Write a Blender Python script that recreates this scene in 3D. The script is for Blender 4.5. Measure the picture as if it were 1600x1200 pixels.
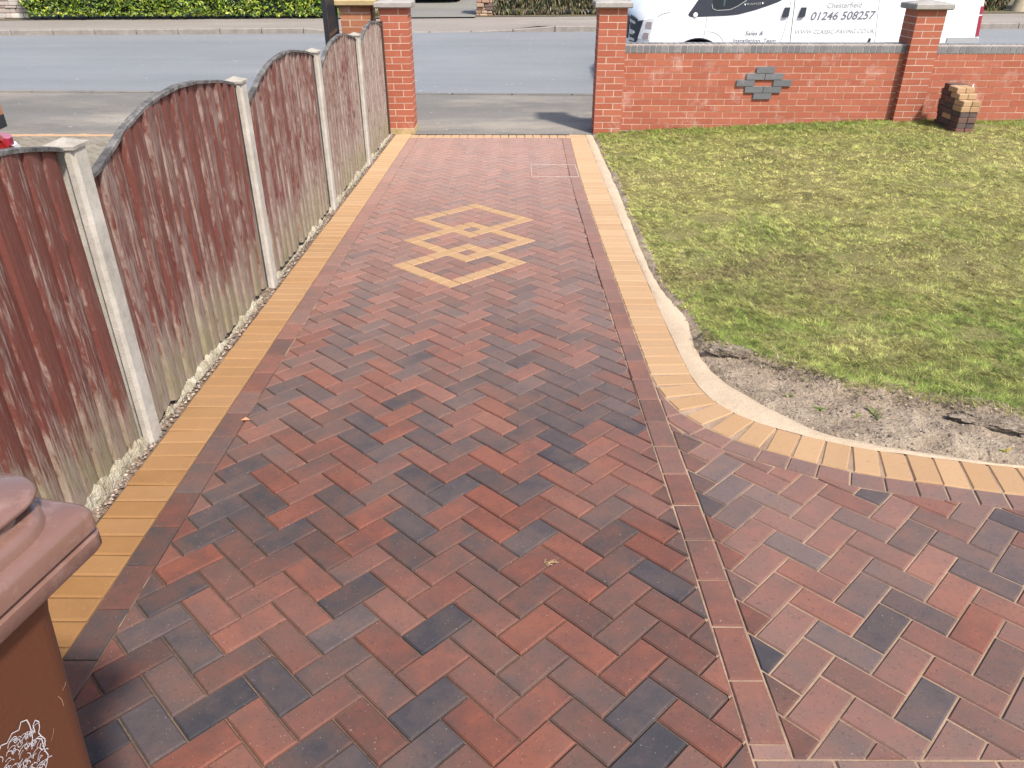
import bpy, bmesh, math, random
import numpy as np
from mathutils import Vector, Matrix
random.seed(7); rng = np.random.default_rng(7)
SC = bpy.context.scene; COL = SC.collection
for o in list(bpy.data.objects): bpy.data.objects.remove(o)

# ------------------------------------------------------------------ camera, sky, sun, exposure
cd = bpy.data.cameras.new('camera'); cam = bpy.data.objects.new('camera', cd); COL.objects.link(cam)
cam.location = (0, 0, 1.72)
cam.rotation_euler = (math.radians(90 - 29.46), 0, math.radians(0.19))
cd.sensor_fit = 'HORIZONTAL'; cd.sensor_width = 36.0; cd.lens = 36.0 * 1202 / 1600
cd.clip_start = 0.02; cd.clip_end = 800
SC.camera = cam
SUN_DIR = Vector((0.60, -0.80, 0)).normalized(); SUN_EL = math.radians(53)
W = bpy.data.worlds.new("World"); SC.world = W; W.use_nodes = True
nt = W.node_tree; bg = nt.nodes['Background']
sky = nt.nodes.new('ShaderNodeTexSky'); sky.sky_type = 'NISHITA'; sky.sun_disc = False
sky.sun_elevation = SUN_EL; sky.sun_rotation = math.atan2(SUN_DIR.x, SUN_DIR.y)
sky.air_density = 1.0; sky.dust_density = 2.5; sky.ozone_density = 1.0
nt.links.new(sky.outputs[0], bg.inputs[0]); bg.inputs[1].default_value = 0.125
sd = bpy.data.lights.new('sun', 'SUN'); sd.energy = 3.4; sd.angle = math.radians(4.5); sd.color = (1.0, 0.935, 0.84)
sun = bpy.data.objects.new('sun', sd); COL.objects.link(sun)
L = Vector((SUN_DIR.x * math.cos(SUN_EL), SUN_DIR.y * math.cos(SUN_EL), math.sin(SUN_EL)))
sun.rotation_euler = L.to_track_quat('Z', 'Y').to_euler(); sun.location = (6, -4, 8)
SC.view_settings.view_transform = 'Standard'; SC.view_settings.look = 'None'
SC.view_settings.exposure = 0.87; SC.view_settings.gamma = 1.0

# ------------------------------------------------------------------ helpers
SL = -0.03                                   # the drive falls gently towards the road
def zd(y): return SL * y
def tag(o, label=None, cat=None, group=None, kind=None):
    if label: o['label'] = label
    if cat: o['category'] = cat
    if group: o['group'] = group
    if kind: o['kind'] = kind
    return o
def empty(name, loc=(0, 0, 0), rz=0.0):
    o = bpy.data.objects.new(name, None); COL.objects.link(o); o.location = loc; o.rotation_euler = (0, 0, rz)
    o.empty_display_size = 0.1
    return o
class MB:
    """collects vertices, faces, a per-vertex colour attribute and per-face material slots"""
    def __init__(s): s.v = []; s.f = []; s.c = []; s.m = []
    def add(s, vs, fs, c=(0.5, 0.5, 0.5, 1), m=0):
        n = len(s.v); s.v += [tuple(p) for p in vs]; s.c += [c] * len(vs)
        for f in fs: s.f.append(tuple(i + n for i in f)); s.m.append(m)
    def box(s, x0, x1, y0, y1, z0, z1, c=(0.5, 0.5, 0.5, 1), m=0, b=0.0):
        if b <= 0:
            s.add([(x0,y0,z0),(x1,y0,z0),(x1,y1,z0),(x0,y1,z0),(x0,y0,z1),(x1,y0,z1),(x1,y1,z1),(x0,y1,z1)],
                  [(3,2,1,0),(4,5,6,7),(0,1,5,4),(1,2,6,5),(2,3,7,6),(3,0,4,7)], c, m)
        else:
            vs = []
            for (z, i) in ((z0, b), (z0 + b, 0), (z1 - b, 0), (z1, b)):
                # octagonal ring: bevelled vertical edges too
                q = i
                vs += [(x0+b+q*0.6,y0+q,z),(x1-b-q*0.6,y0+q,z),(x1-q,y0+b+q*0.6,z),(x1-q,y1-b-q*0.6,z),
                       (x1-b-q*0.6,y1-q,z),(x0+b+q*0.6,y1-q,z),(x0+q,y1-b-q*0.6,z),(x0+q,y0+b+q*0.6,z)]
            fs = [tuple(reversed(range(8))), tuple(range(24, 32))]
            for r in range(3):
                for k in range(8):
                    a = r*8+k; d = r*8+(k+1) % 8
                    fs.append((a, d, d+8, a+8))
            s.add(vs, fs, c, m)
    def prism(s, pts, y0, y1, c=(0.5,0.5,0.5,1), m=0):
        """polygon of (x,z) extruded along y"""
        n = len(pts)
        s.add([(x, y0, z) for x, z in pts] + [(x, y1, z) for x, z in pts],
              [tuple(range(n)), tuple(reversed(range(n, 2*n)))] + [(i, i+n, (i+1) % n + n, (i+1) % n) for i in range(n)], c, m)
    def tube(s, pts, r, n=8, c=(0.5,0.5,0.5,1), m=0):
        pts = [Vector(p) for p in pts]; base = len(s.v); rings = []
        for i, p in enumerate(pts):
            d = (pts[min(i+1, len(pts)-1)] - pts[max(i-1, 0)]).normalized()
            u = d.orthogonal().normalized(); w = d.cross(u)
            rr = r[i] if isinstance(r, (list, tuple)) else r
            rings.append([p + (u*math.cos(2*math.pi*k/n) + w*math.sin(2*math.pi*k/n))*rr for k in range(n)])
        vs = [q for ring in rings for q in ring]; fs = []
        for i in range(len(pts)-1):
            for k in range(n): fs.append((i*n+k, i*n+(k+1) % n, (i+1)*n+(k+1) % n, (i+1)*n+k))
        fs.append(tuple(reversed(range(n)))); fs.append(tuple(range((len(pts)-1)*n, len(pts)*n)))
        s.add(vs, fs, c, m)
    def lathe(s, prof, centre, axis='y', n=24, c=(0.5,0.5,0.5,1), m=0):
        """prof: (radius, along-axis)"""
        vs = []; fs = []
        for r, a in prof:
            for k in range(n):
                t = 2*math.pi*k/n; p, q = r*math.cos(t), r*math.sin(t)
                vs.append({'y': (centre[0]+p, centre[1]+a, centre[2]+q), 'z': (centre[0]+p, centre[1]+q, centre[2]+a),
                           'x': (centre[0]+a, centre[1]+p, centre[2]+q)}[axis])
        for i in range(len(prof)-1):
            for k in range(n): fs.append((i*n+k, i*n+(k+1) % n, (i+1)*n+(k+1) % n, (i+1)*n+k))
        fs.append(tuple(range(n))); fs.append(tuple(range((len(prof)-1)*n, len(prof)*n)))
        s.add(vs, fs, c, m)
    def mesh(s, name, mats, smooth=False, fix=True):
        me = bpy.data.meshes.new(name); me.from_pydata(s.v, [], s.f)
        for m in (mats if isinstance(mats, (list, tuple)) else [mats]): me.materials.append(m)
        me.polygons.foreach_set('material_index', s.m)
        at = me.color_attributes.new('col', 'FLOAT_COLOR', 'POINT')
        at.data.foreach_set('color', np.array(s.c, dtype=np.float32).ravel())
        if fix:
            bm = bmesh.new(); bm.from_mesh(me); bmesh.ops.recalc_face_normals(bm, faces=bm.faces[:]); bm.to_mesh(me); bm.free()
        if smooth:
            me.polygons.foreach_set('use_smooth', [True]*len(me.polygons))
            me.set_sharp_from_angle(angle=math.radians(smooth if smooth is not True else 35))
        me.update(); return me
    def build(s, name, mats, parent=None, smooth=False, fix=True):
        o = bpy.data.objects.new(name, s.mesh(name, mats, smooth, fix)); COL.objects.link(o)
        if parent: o.parent = parent
        return o

# ---- material building
class N:
    def __init__(s, name):
        s.m = bpy.data.materials.new(name); s.m.use_nodes = True; s.t = s.m.node_tree
        s.b = s.t.nodes['Principled BSDF']; s._co = None
    def n(s, k, **kw):
        x = s.t.nodes.new('ShaderNode' + k)
        for a, b in kw.items(): setattr(x, a, b)
        return x
    def l(s, a, b):
        s.t.links.new(a, b); return b
    def val(s, sock, v):
        if hasattr(v, 'links'): s.l(v, sock)
        elif v is not None: sock.default_value = v
    def co(s):
        if not s._co: s._co = s.n('TexCoord').outputs['Object']
        return s._co
    def attr(s, name='col'):
        a = s.n('Attribute'); a.attribute_name = name; return a
    def sep(s, v):
        x = s.n('SeparateColor'); s.val(x.inputs[0], v); return x.outputs
    def math(s, op, a, b=None, clamp=False):
        x = s.n('Math', operation=op, use_clamp=clamp); s.val(x.inputs[0], a)
        if b is not None: s.val(x.inputs[1], b)
        return x.outputs[0]
    def vmath(s, op, a, b):
        x = s.n('VectorMath', operation=op); s.val(x.inputs[0], a); s.val(x.inputs[1], b); return x.outputs[0]
    def noise(s, scale, detail=3, rough=0.5, vec=None, dist=0.0):
        x = s.n('TexNoise'); s.val(x.inputs['Vector'], vec if vec is not None else s.co())
        x.inputs['Scale'].default_value = scale; x.inputs['Detail'].default_value = detail
        x.inputs['Roughness'].default_value = rough; x.inputs['Distortion'].default_value = dist; return x.outputs[0]
    def vor(s, scale, vec=None, out='Distance'):
        x = s.n('TexVoronoi'); s.val(x.inputs['Vector'], vec if vec is not None else s.co()); x.inputs['Scale'].default_value = scale
        return x.outputs[out]
    def stretch(s, sc):
        return s.vmath('MULTIPLY', s.co(), sc)
    def ramp(s, fac, stops):
        x = s.n('ValToRGB'); s.val(x.inputs[0], fac); e = x.color_ramp.elements
        while len(e) < len(stops): e.new(0.5)
        for el, (p, c) in zip(e, stops):
            el.position = p; el.color = (c, c, c, 1) if not hasattr(c, '__len__') else (*c[:3], 1)
        return x.outputs[0]
    def mix(s, fac, a, b, mode='MIX'):
        x = s.n('Mix', data_type='RGBA', blend_type=mode); s.val(x.inputs[0], fac)
        for i, v in ((6, a), (7, b)):
            s.val(x.inputs[i], (*v, 1) if isinstance(v, tuple) and len(v) == 3 else v)
        return x.outputs[2]
    def bump(s, h, strength=0.3, dist=0.01):
        x = s.n('Bump'); x.inputs['Strength'].default_value = strength; x.inputs['Distance'].default_value = dist
        s.l(h, x.inputs['Height']); s.l(x.outputs[0], s.b.inputs['Normal']); return s
    def done(s, color, rough=0.7, metal=0.0, spec=0.5):
        s.val(s.b.inputs['Base Color'], (*color, 1) if isinstance(color, tuple) else color)
        s.val(s.b.inputs['Roughness'], rough); s.val(s.b.inputs['Metallic'], metal)
        s.b.inputs['Specular IOR Level'].default_value = spec
        return s.m
def plain(name, c, rough=0.6, metal=0.0, spec=0.5, var=0.15, scale=12.0, bump=0.0, bscale=80):
    n = N(name); f = n.noise(scale, 4, 0.6)
    col = n.mix(f, tuple(x*(1-var) for x in c), tuple(min(1, x*(1+var)) for x in c))
    if bump: n.bump(n.noise(bscale, 3), bump, 0.004)
    return n.done(col, rough, metal, spec)
# ------------------------------------------------------------------ materials of the ground
def mat_paver():
    n = N('brindle_paving_block'); a = n.attr(); s = n.sep(a.outputs['Color'])
    off = n.math('MULTIPLY', s[1], 61.0); v = n.vmath('ADD', n.co(), n.n('CombineXYZ').outputs[0])
    cx = v.node.inputs[1].links[0].from_node; n.l(off, cx.inputs[0]); n.l(off, cx.inputs[2])
    big = n.noise(8.0, 5, 0.64, v)
    f = n.math('ADD', s[0], n.math('MULTIPLY', n.math('SUBTRACT', big, 0.5), 1.35), True)
    c = n.ramp(f, [(0.0, (0.165, 0.058, 0.039)), (0.22, (0.126, 0.050, 0.038)), (0.45, (0.093, 0.047, 0.039)),
                   (0.68, (0.063, 0.044, 0.042)), (0.86, (0.043, 0.039, 0.044)), (1.0, (0.029, 0.031, 0.039))])
    dust = n.noise(2.3, 5, 0.65)
    c = n.mix(n.math('MULTIPLY', n.ramp(dust, [(0.45, 0.0), (0.75, 1.0)]), 0.17), c, (0.25, 0.155, 0.12))
    c = n.mix(n.math('MULTIPLY', s[2], 0.60), c, (0.44, 0.29, 0.245))          # brushed sand, plus far haze and sheen painted as paling
    spk = n.noise(170, 2, 0.5); c = n.mix(n.ramp(spk, [(0.70, 0.0), (0.77, 0.6)]), c, (0.42, 0.34, 0.30))
    drk = n.noise(95, 3, 0.6, v); c = n.mix(n.ramp(drk, [(0.28, 0.55), (0.42, 0.0)]), c, (0.045, 0.035, 0.035))
    n.bump(n.math('ADD', n.noise(260, 3, 0.6), n.math('MULTIPLY', n.noise(38, 3), 0.8)), 0.32, 0.0035)
    return n.done(c, n.ramp(big, [(0.3, 0.74), (0.7, 0.9)]), spec=0.22)
def mat_yellow():
    n = N('buff_paving_block'); a = n.attr(); s = n.sep(a.outputs['Color'])
    f = n.noise(9, 4, 0.6)
    c = n.mix(f, (0.180, 0.088, 0.031), (0.25, 0.133, 0.050))
    c = n.mix(n.math('MULTIPLY', s[0], 0.5), c, (0.27, 0.125, 0.036))
    c = n.mix(n.math('MULTIPLY', s[2], 0.75), c, (0.52, 0.36, 0.22))  # sandy tint that also paints the hazy wash on far blocks
    c = n.mix(n.ramp(n.noise(150, 2), [(0.69, 0.0), (0.78, 0.45)]), c, (0.60, 0.45, 0.27))
    c = n.mix(n.ramp(n.noise(70, 4, 0.65), [(0.30, 0.45), (0.42, 0.0)]), c, (0.22, 0.11, 0.035))
    n.bump(n.math('ADD', n.noise(260, 3, 0.6), n.noise(30, 3)), 0.3, 0.0035)
    return n.done(c, 0.75, spec=0.35)
def mat_sand(name, light):
    n = N(name); f = n.noise(5, 4, 0.7); g = n.noise(120, 3)
    c = n.ramp(f, [(0.36, (0.035, 0.026, 0.022)), (0.62, (0.11, 0.072, 0.052))] if not light else [(0.32, (0.13, 0.085, 0.06)), (0.66, (0.33, 0.23, 0.16))])
    c = n.mix(g, c, n.mix(0.3, c, (0.5, 0.38, 0.27)))
    n.bump(n.noise(200, 3), 0.5, 0.004); return n.done(c, 0.95, spec=0.1)
def mat_ground(name, cols, scale, fine=150, bump=0.5, rough=0.9, spec=0.2, bd=0.006):
    n = N(name); f = n.math('ADD', n.math('MULTIPLY', n.noise(scale, 6, 0.65), 0.7), n.math('MULTIPLY', n.noise(fine, 3), 0.3))
    c = n.ramp(f, [(0.30+0.4*i/(len(cols)-1), c) for i, c in enumerate(cols)])
    n.bump(n.math('ADD', n.noise(fine, 3, 0.7), n.noise(fine*0.2, 4)), bump, bd); return n.done(c, rough, spec=spec)
M = {}
M['paver'] = mat_paver(); M['yellow'] = mat_yellow()
M['sand'] = mat_sand('jointing_sand', False); M['sand_light'] = mat_sand('fresh_jointing_sand', True)
M['soil'] = mat_ground('bare_soil', [(0.11, 0.080, 0.056), (0.23, 0.178, 0.13), (0.34, 0.27, 0.20), (0.44, 0.36, 0.275)], 6.0, 60, 1.0, bd=0.02)
M['lawn_soil'] = mat_ground('turf_thatch', [(0.075, 0.065, 0.03), (0.15, 0.135, 0.05), (0.22, 0.195, 0.08), (0.30, 0.255, 0.13)], 2.0, 60, 1.0, bd=0.02)
M['haunch'] = mat_ground('sandy_concrete', [(0.40, 0.305, 0.215), (0.47, 0.37, 0.265), (0.54, 0.43, 0.32)], 5, 150, 0.9)
M['gravel'] = mat_ground('gravelly_dirt', [(0.06, 0.04, 0.03), (0.20, 0.14, 0.10), (0.42, 0.33, 0.26)], 14, 55, 1.0, bd=0.02)
def mat_tarmac(name, lo, hi, stain, spec=0.4, rough=0.8, amt=0.5):
    n = N(name); v = n.stretch((0.35, 1.0, 1.0)); f = n.noise(1.4, 6, 0.65, v)
    c = n.mix(f, lo, hi)
    c = n.mix(n.math('MULTIPLY', n.ramp(n.noise(0.9, 6, 0.7, v), [(0.48, 0.0), (0.7, 1.0)]), amt), c, stain)
    c = n.mix(n.ramp(n.noise(0.55, 4, 0.6, n.stretch((0.12, 1.6, 1.0))), [(0.38, 0.35), (0.6, 0.0)]), c, tuple(x*0.72 for x in lo))
    c = n.mix(n.ramp(n.noise(9, 2, 0.5), [(0.72, 0.0), (0.76, 0.6)]), c, tuple(min(1, x*2.1) for x in hi))
    g = n.noise(130, 2); c = n.mix(n.ramp(g, [(0.55, 0.0), (0.75, 0.5)]), c, tuple(min(1, x*1.9) for x in hi))
    c = n.mix(n.ramp(n.noise(60, 3), [(0.25, 0.5), (0.45, 0.0)]), c, tuple(x*0.5 for x in lo))
    n.bump(n.noise(160, 2), 0.35, 0.004); return n.done(c, rough, spec=spec)
M['road'] = mat_tarmac('worn_road_asphalt', (0.150, 0.158, 0.168), (0.235, 0.242, 0.250), (0.165, 0.165, 0.165), 0.5, 0.66)
M['path'] = mat_tarmac('pavement_asphalt', (0.110, 0.104, 0.097), (0.19, 0.18, 0.168), (0.33, 0.285, 0.23), 0.3, 0.9, 0.85)
M['far_path'] = mat_tarmac('far_pavement_asphalt', (0.20, 0.175, 0.155), (0.29, 0.26, 0.235), (0.33, 0.30, 0.26), 0.3, 0.9)
M['kerb'] = mat_ground('kerb_concrete', [(0.17, 0.15, 0.13), (0.25, 0.22, 0.195), (0.33, 0.30, 0.265)], 5, 120, 0.3)
M['earth'] = mat_ground('rough_earth', [(0.08, 0.07, 0.045), (0.13, 0.11, 0.07), (0.17, 0.15, 0.10)], 1.0, 40, 0.8)

# ------------------------------------------------------------------ terrain and street (one cross-section, warped along x)
def interp(x, xs, ys):
    return float(np.interp(x, xs, ys))
def z_near(x): return -0.205 - 0.0056*x*0.9          # near edge of the road
def z_far(x): return 0.150 + 0.0066*x                # channel on the far side
Y_PATH, Y_NEAR, Y_FAR, Y_KERB = 9.93, 12.40, 18.40, 18.53
def street_z(x, y):
    a, b = z_near(x), z_far(x)
    if y <= Y_PATH: return zd(y)
    if y <= Y_NEAR: return zd(Y_PATH) + (a - zd(Y_PATH))*(y-Y_PATH)/(Y_NEAR-Y_PATH)
    return a + (b-a)*(y-Y_NEAR)/(Y_FAR-Y_NEAR)
def sheet(name, xs, ys, zf, mat, thick=0.0):
    mb = MB(); nx = len(xs)
    mb.add([(x, y, zf(x, y)) for y in ys for x in xs],
           [(j*nx+i, j*nx+i+1, (j+1)*nx+i+1, (j+1)*nx+i) for j in range(len(ys)-1) for i in range(nx-1)])
    return mb.build(name, mat, fix=False)
def lin(a, b, n): return [a + (b-a)*i/(n-1) for i in range(n)]
XS = lin(-40, 40, 41)
def ground_z(x, y):
    if y < 9.5: return zd(y) - 0.09
    if y < 22: return min(street_z(x, min(y, 18.4)), 9) - 0.12
    return z_far(x) + 0.02
tag(sheet('ground', [-400, -120, -60] + lin(-40, 40, 21) + [60, 120, 400], [-300, -60, -12] + lin(-6, 30, 25) + [60, 150, 500],
          lambda x, y: ground_z(max(-40, min(40, x)), max(-8, min(30, y))), M['earth']), kind='structure')
tag(sheet('pavement', XS, lin(Y_PATH-0.0, Y_NEAR-0.06, 6), street_z, M['path']), kind='structure')
tag(sheet('road', XS, lin(Y_NEAR+0.06, Y_FAR, 14), street_z, M['road']), kind='structure')
# kerbs: flush near the gateway, full height on the far side but for the dropped lengths
def far_up(x):
    up = 0.11
    for c0, c1 in ((-4.6, 0.55),):
        if c0+0.9 <= x <= c1-0.9: return 0.02
        if c0 <= x < c0+0.9: return 0.11 - 0.09*(x-c0)/0.9
        if c1-0.9 < x <= c1: return 0.02 + 0.09*(x-c1+0.9)/0.9
    return up
mb = MB(); x = -40.3
while x < 40:
    a, b = x+0.009, x+0.906
    v = []
    for xx in (a, b):
        zf = z_far(xx); u = far_up(xx)
        v += [(xx, Y_FAR, zf-0.15), (xx, Y_FAR, zf+u-0.015), (xx, Y_FAR+0.015, zf+u), (xx, Y_KERB, zf+u), (xx, Y_KERB, zf-0.15)]
    mb.add(v, [(0,5,6,1), (1,6,7,2), (2,7,8,3), (3,8,9,4), (0,1,2,3,4), (9,8,7,6,5)]); x += 0.915
    v = []
    for xx in (a, b):
        zn = street_z(xx, Y_NEAR)
        v += [(xx, Y_NEAR-0.058, zn-0.15), (xx, Y_NEAR-0.058, zn+0.008), (xx, Y_NEAR+0.05, zn+0.011), (xx, Y_NEAR+0.058, zn+0.002), (xx, Y_NEAR+0.058, zn-0.15)]
    mb.add(v, [(0,5,6,1), (1,6,7,2), (2,7,8,3), (3,8,9,4), (0,1,2,3,4), (9,8,7,6,5)], m=1)
tag(mb.build('kerb', [M['kerb'], M['path']]), kind='structure')
def farpath_z(x, y): return z_far(x) + far_up(x)*(1 - min(1, (y-Y_KERB)/1.2)*0.0) + 0.03*(y-Y_KERB)*0.9
ys = [Y_KERB+0.004, 18.9, 19.5, 20.2, 21.0]
tag(sheet('far_pavement', lin(-40, 40, 161), ys, lambda x, y: z_far(x) + far_up(x)*(1-min(1, (y-Y_KERB)/1.2)) + 0.11*min(1, (y-Y_KERB)/1.2) + 0.02*(y-Y_KERB), M['far_path']), kind='structure')
def far_z(x): return z_far(x) + 0.15                 # level at the back of the far pavement
tag(sheet('verge', lin(-40, 40, 41), [20.55, 21.5, 24, 30], lambda x, y: far_z(x) + 0.012 + 0.02*(y-20.55), M['earth']), kind='structure')
tag(sheet('far_driveway', lin(-4.4, -0.95, 6), [20.3, 22, 25, 30], lambda x, y: far_z(x) + 0.026 + 0.022*(y-20.3), mat_tarmac('mossy_concrete', (0.16, 0.15, 0.14), (0.23, 0.22, 0.20), (0.16, 0.17, 0.07), 0.3, 0.9, 0.7)), kind='structure')

# ------------------------------------------------------------------ block paving
def clip(poly, p, nrm):
    """keep the side where (q-p).nrm >= 0"""
    out = []
    for i in range(len(poly)):
        a, b = poly[i], poly[(i+1) % len(poly)]
        da = (a[0]-p[0])*nrm[0] + (a[1]-p[1])*nrm[1]; db = (b[0]-p[0])*nrm[0] + (b[1]-p[1])*nrm[1]
        if da >= 0: out.append(a)
        if (da < 0) != (db < 0):
            t = da/(da-db); out.append((a[0]+(b[0]-a[0])*t, a[1]+(b[1]-a[1])*t))
    return out
def area(p): return 0.5*sum(p[i][0]*p[(i+1) % len(p)][1]-p[(i+1) % len(p)][0]*p[i][1] for i in range(len(p)))
def inset(p, d):
    if area(p) < 0: p = p[::-1]
    q = list(p)
    for i in range(len(p)):
        a, b = p[i], p[(i+1) % len(p)]
        l = math.hypot(b[0]-a[0], b[1]-a[1])
        if l < 1e-6: continue
        nx, ny = -(b[1]-a[1])/l, (b[0]-a[0])/l
        q = clip(q, (a[0]+nx*d, a[1]+ny*d), (nx, ny))
        if len(q) < 3: return []
    r = []
    for v in q:
        if not r or math.hypot(v[0]-r[-1][0], v[1]-r[-1][1]) > 1e-4: r.append(v)
    return r
def offset_same(p, d):
    """inner ring with one vertex per outer vertex"""
    n = len(p); out = []
    for i in range(n):
        a, b, c = p[i-1], p[i], p[(i+1) % n]
        l1 = math.hypot(b[0]-a[0], b[1]-a[1]) or 1e-9; l2 = math.hypot(c[0]-b[0], c[1]-b[1]) or 1e-9
        n1 = (-(b[1]-a[1])/l1, (b[0]-a[0])/l1); n2 = (-(c[1]-b[1])/l2, (c[0]-b[0])/l2)
        k = 1 + n1[0]*n2[0] + n1[1]*n2[1]
        k = max(k, 0.35)
        out.append((b[0]+(n1[0]+n2[0])*d/k, b[1]+(n1[1]+n2[1])*d/k))
    return out
def paver(mb, poly, c, zf=None, joint=0.0022, ch=0.0046, drop=0.0055, t=0.03, m=0, jit=1.0):
    p = inset(poly, joint)
    if len(p) < 3 or area(p) < 0.00035: return
    small = area(p) < 0.004
    q = offset_same(p, ch*(0.5 if small else 1))
    zf = zf or zd
    cx = sum(a for a, b in p)/len(p); cy = sum(b for a, b in p)/len(p)
    h0 = random.gauss(0, 0.0006)*jit; tx = random.gauss(0, 0.008)*jit; ty = random.gauss(0, 0.008)*jit
    zz = lambda a: zf(a[1]) + h0 + (a[0]-cx)*tx + (a[1]-cy)*ty
    n = len(p)
    vs = [(a, b, zz((a, b))) for a, b in q] + [(a, b, zz((a, b))-drop) for a, b in p] + [(a, b, zz((a, b))-t) for a, b in p]
    fs = [tuple(range(n))]
    for r in (0, n):
        for i in range(n): fs.append((r+i, r+n+i, r+n+(i+1) % n, r+(i+1) % n))
    mb.add(vs, fs, c, m)
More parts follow.
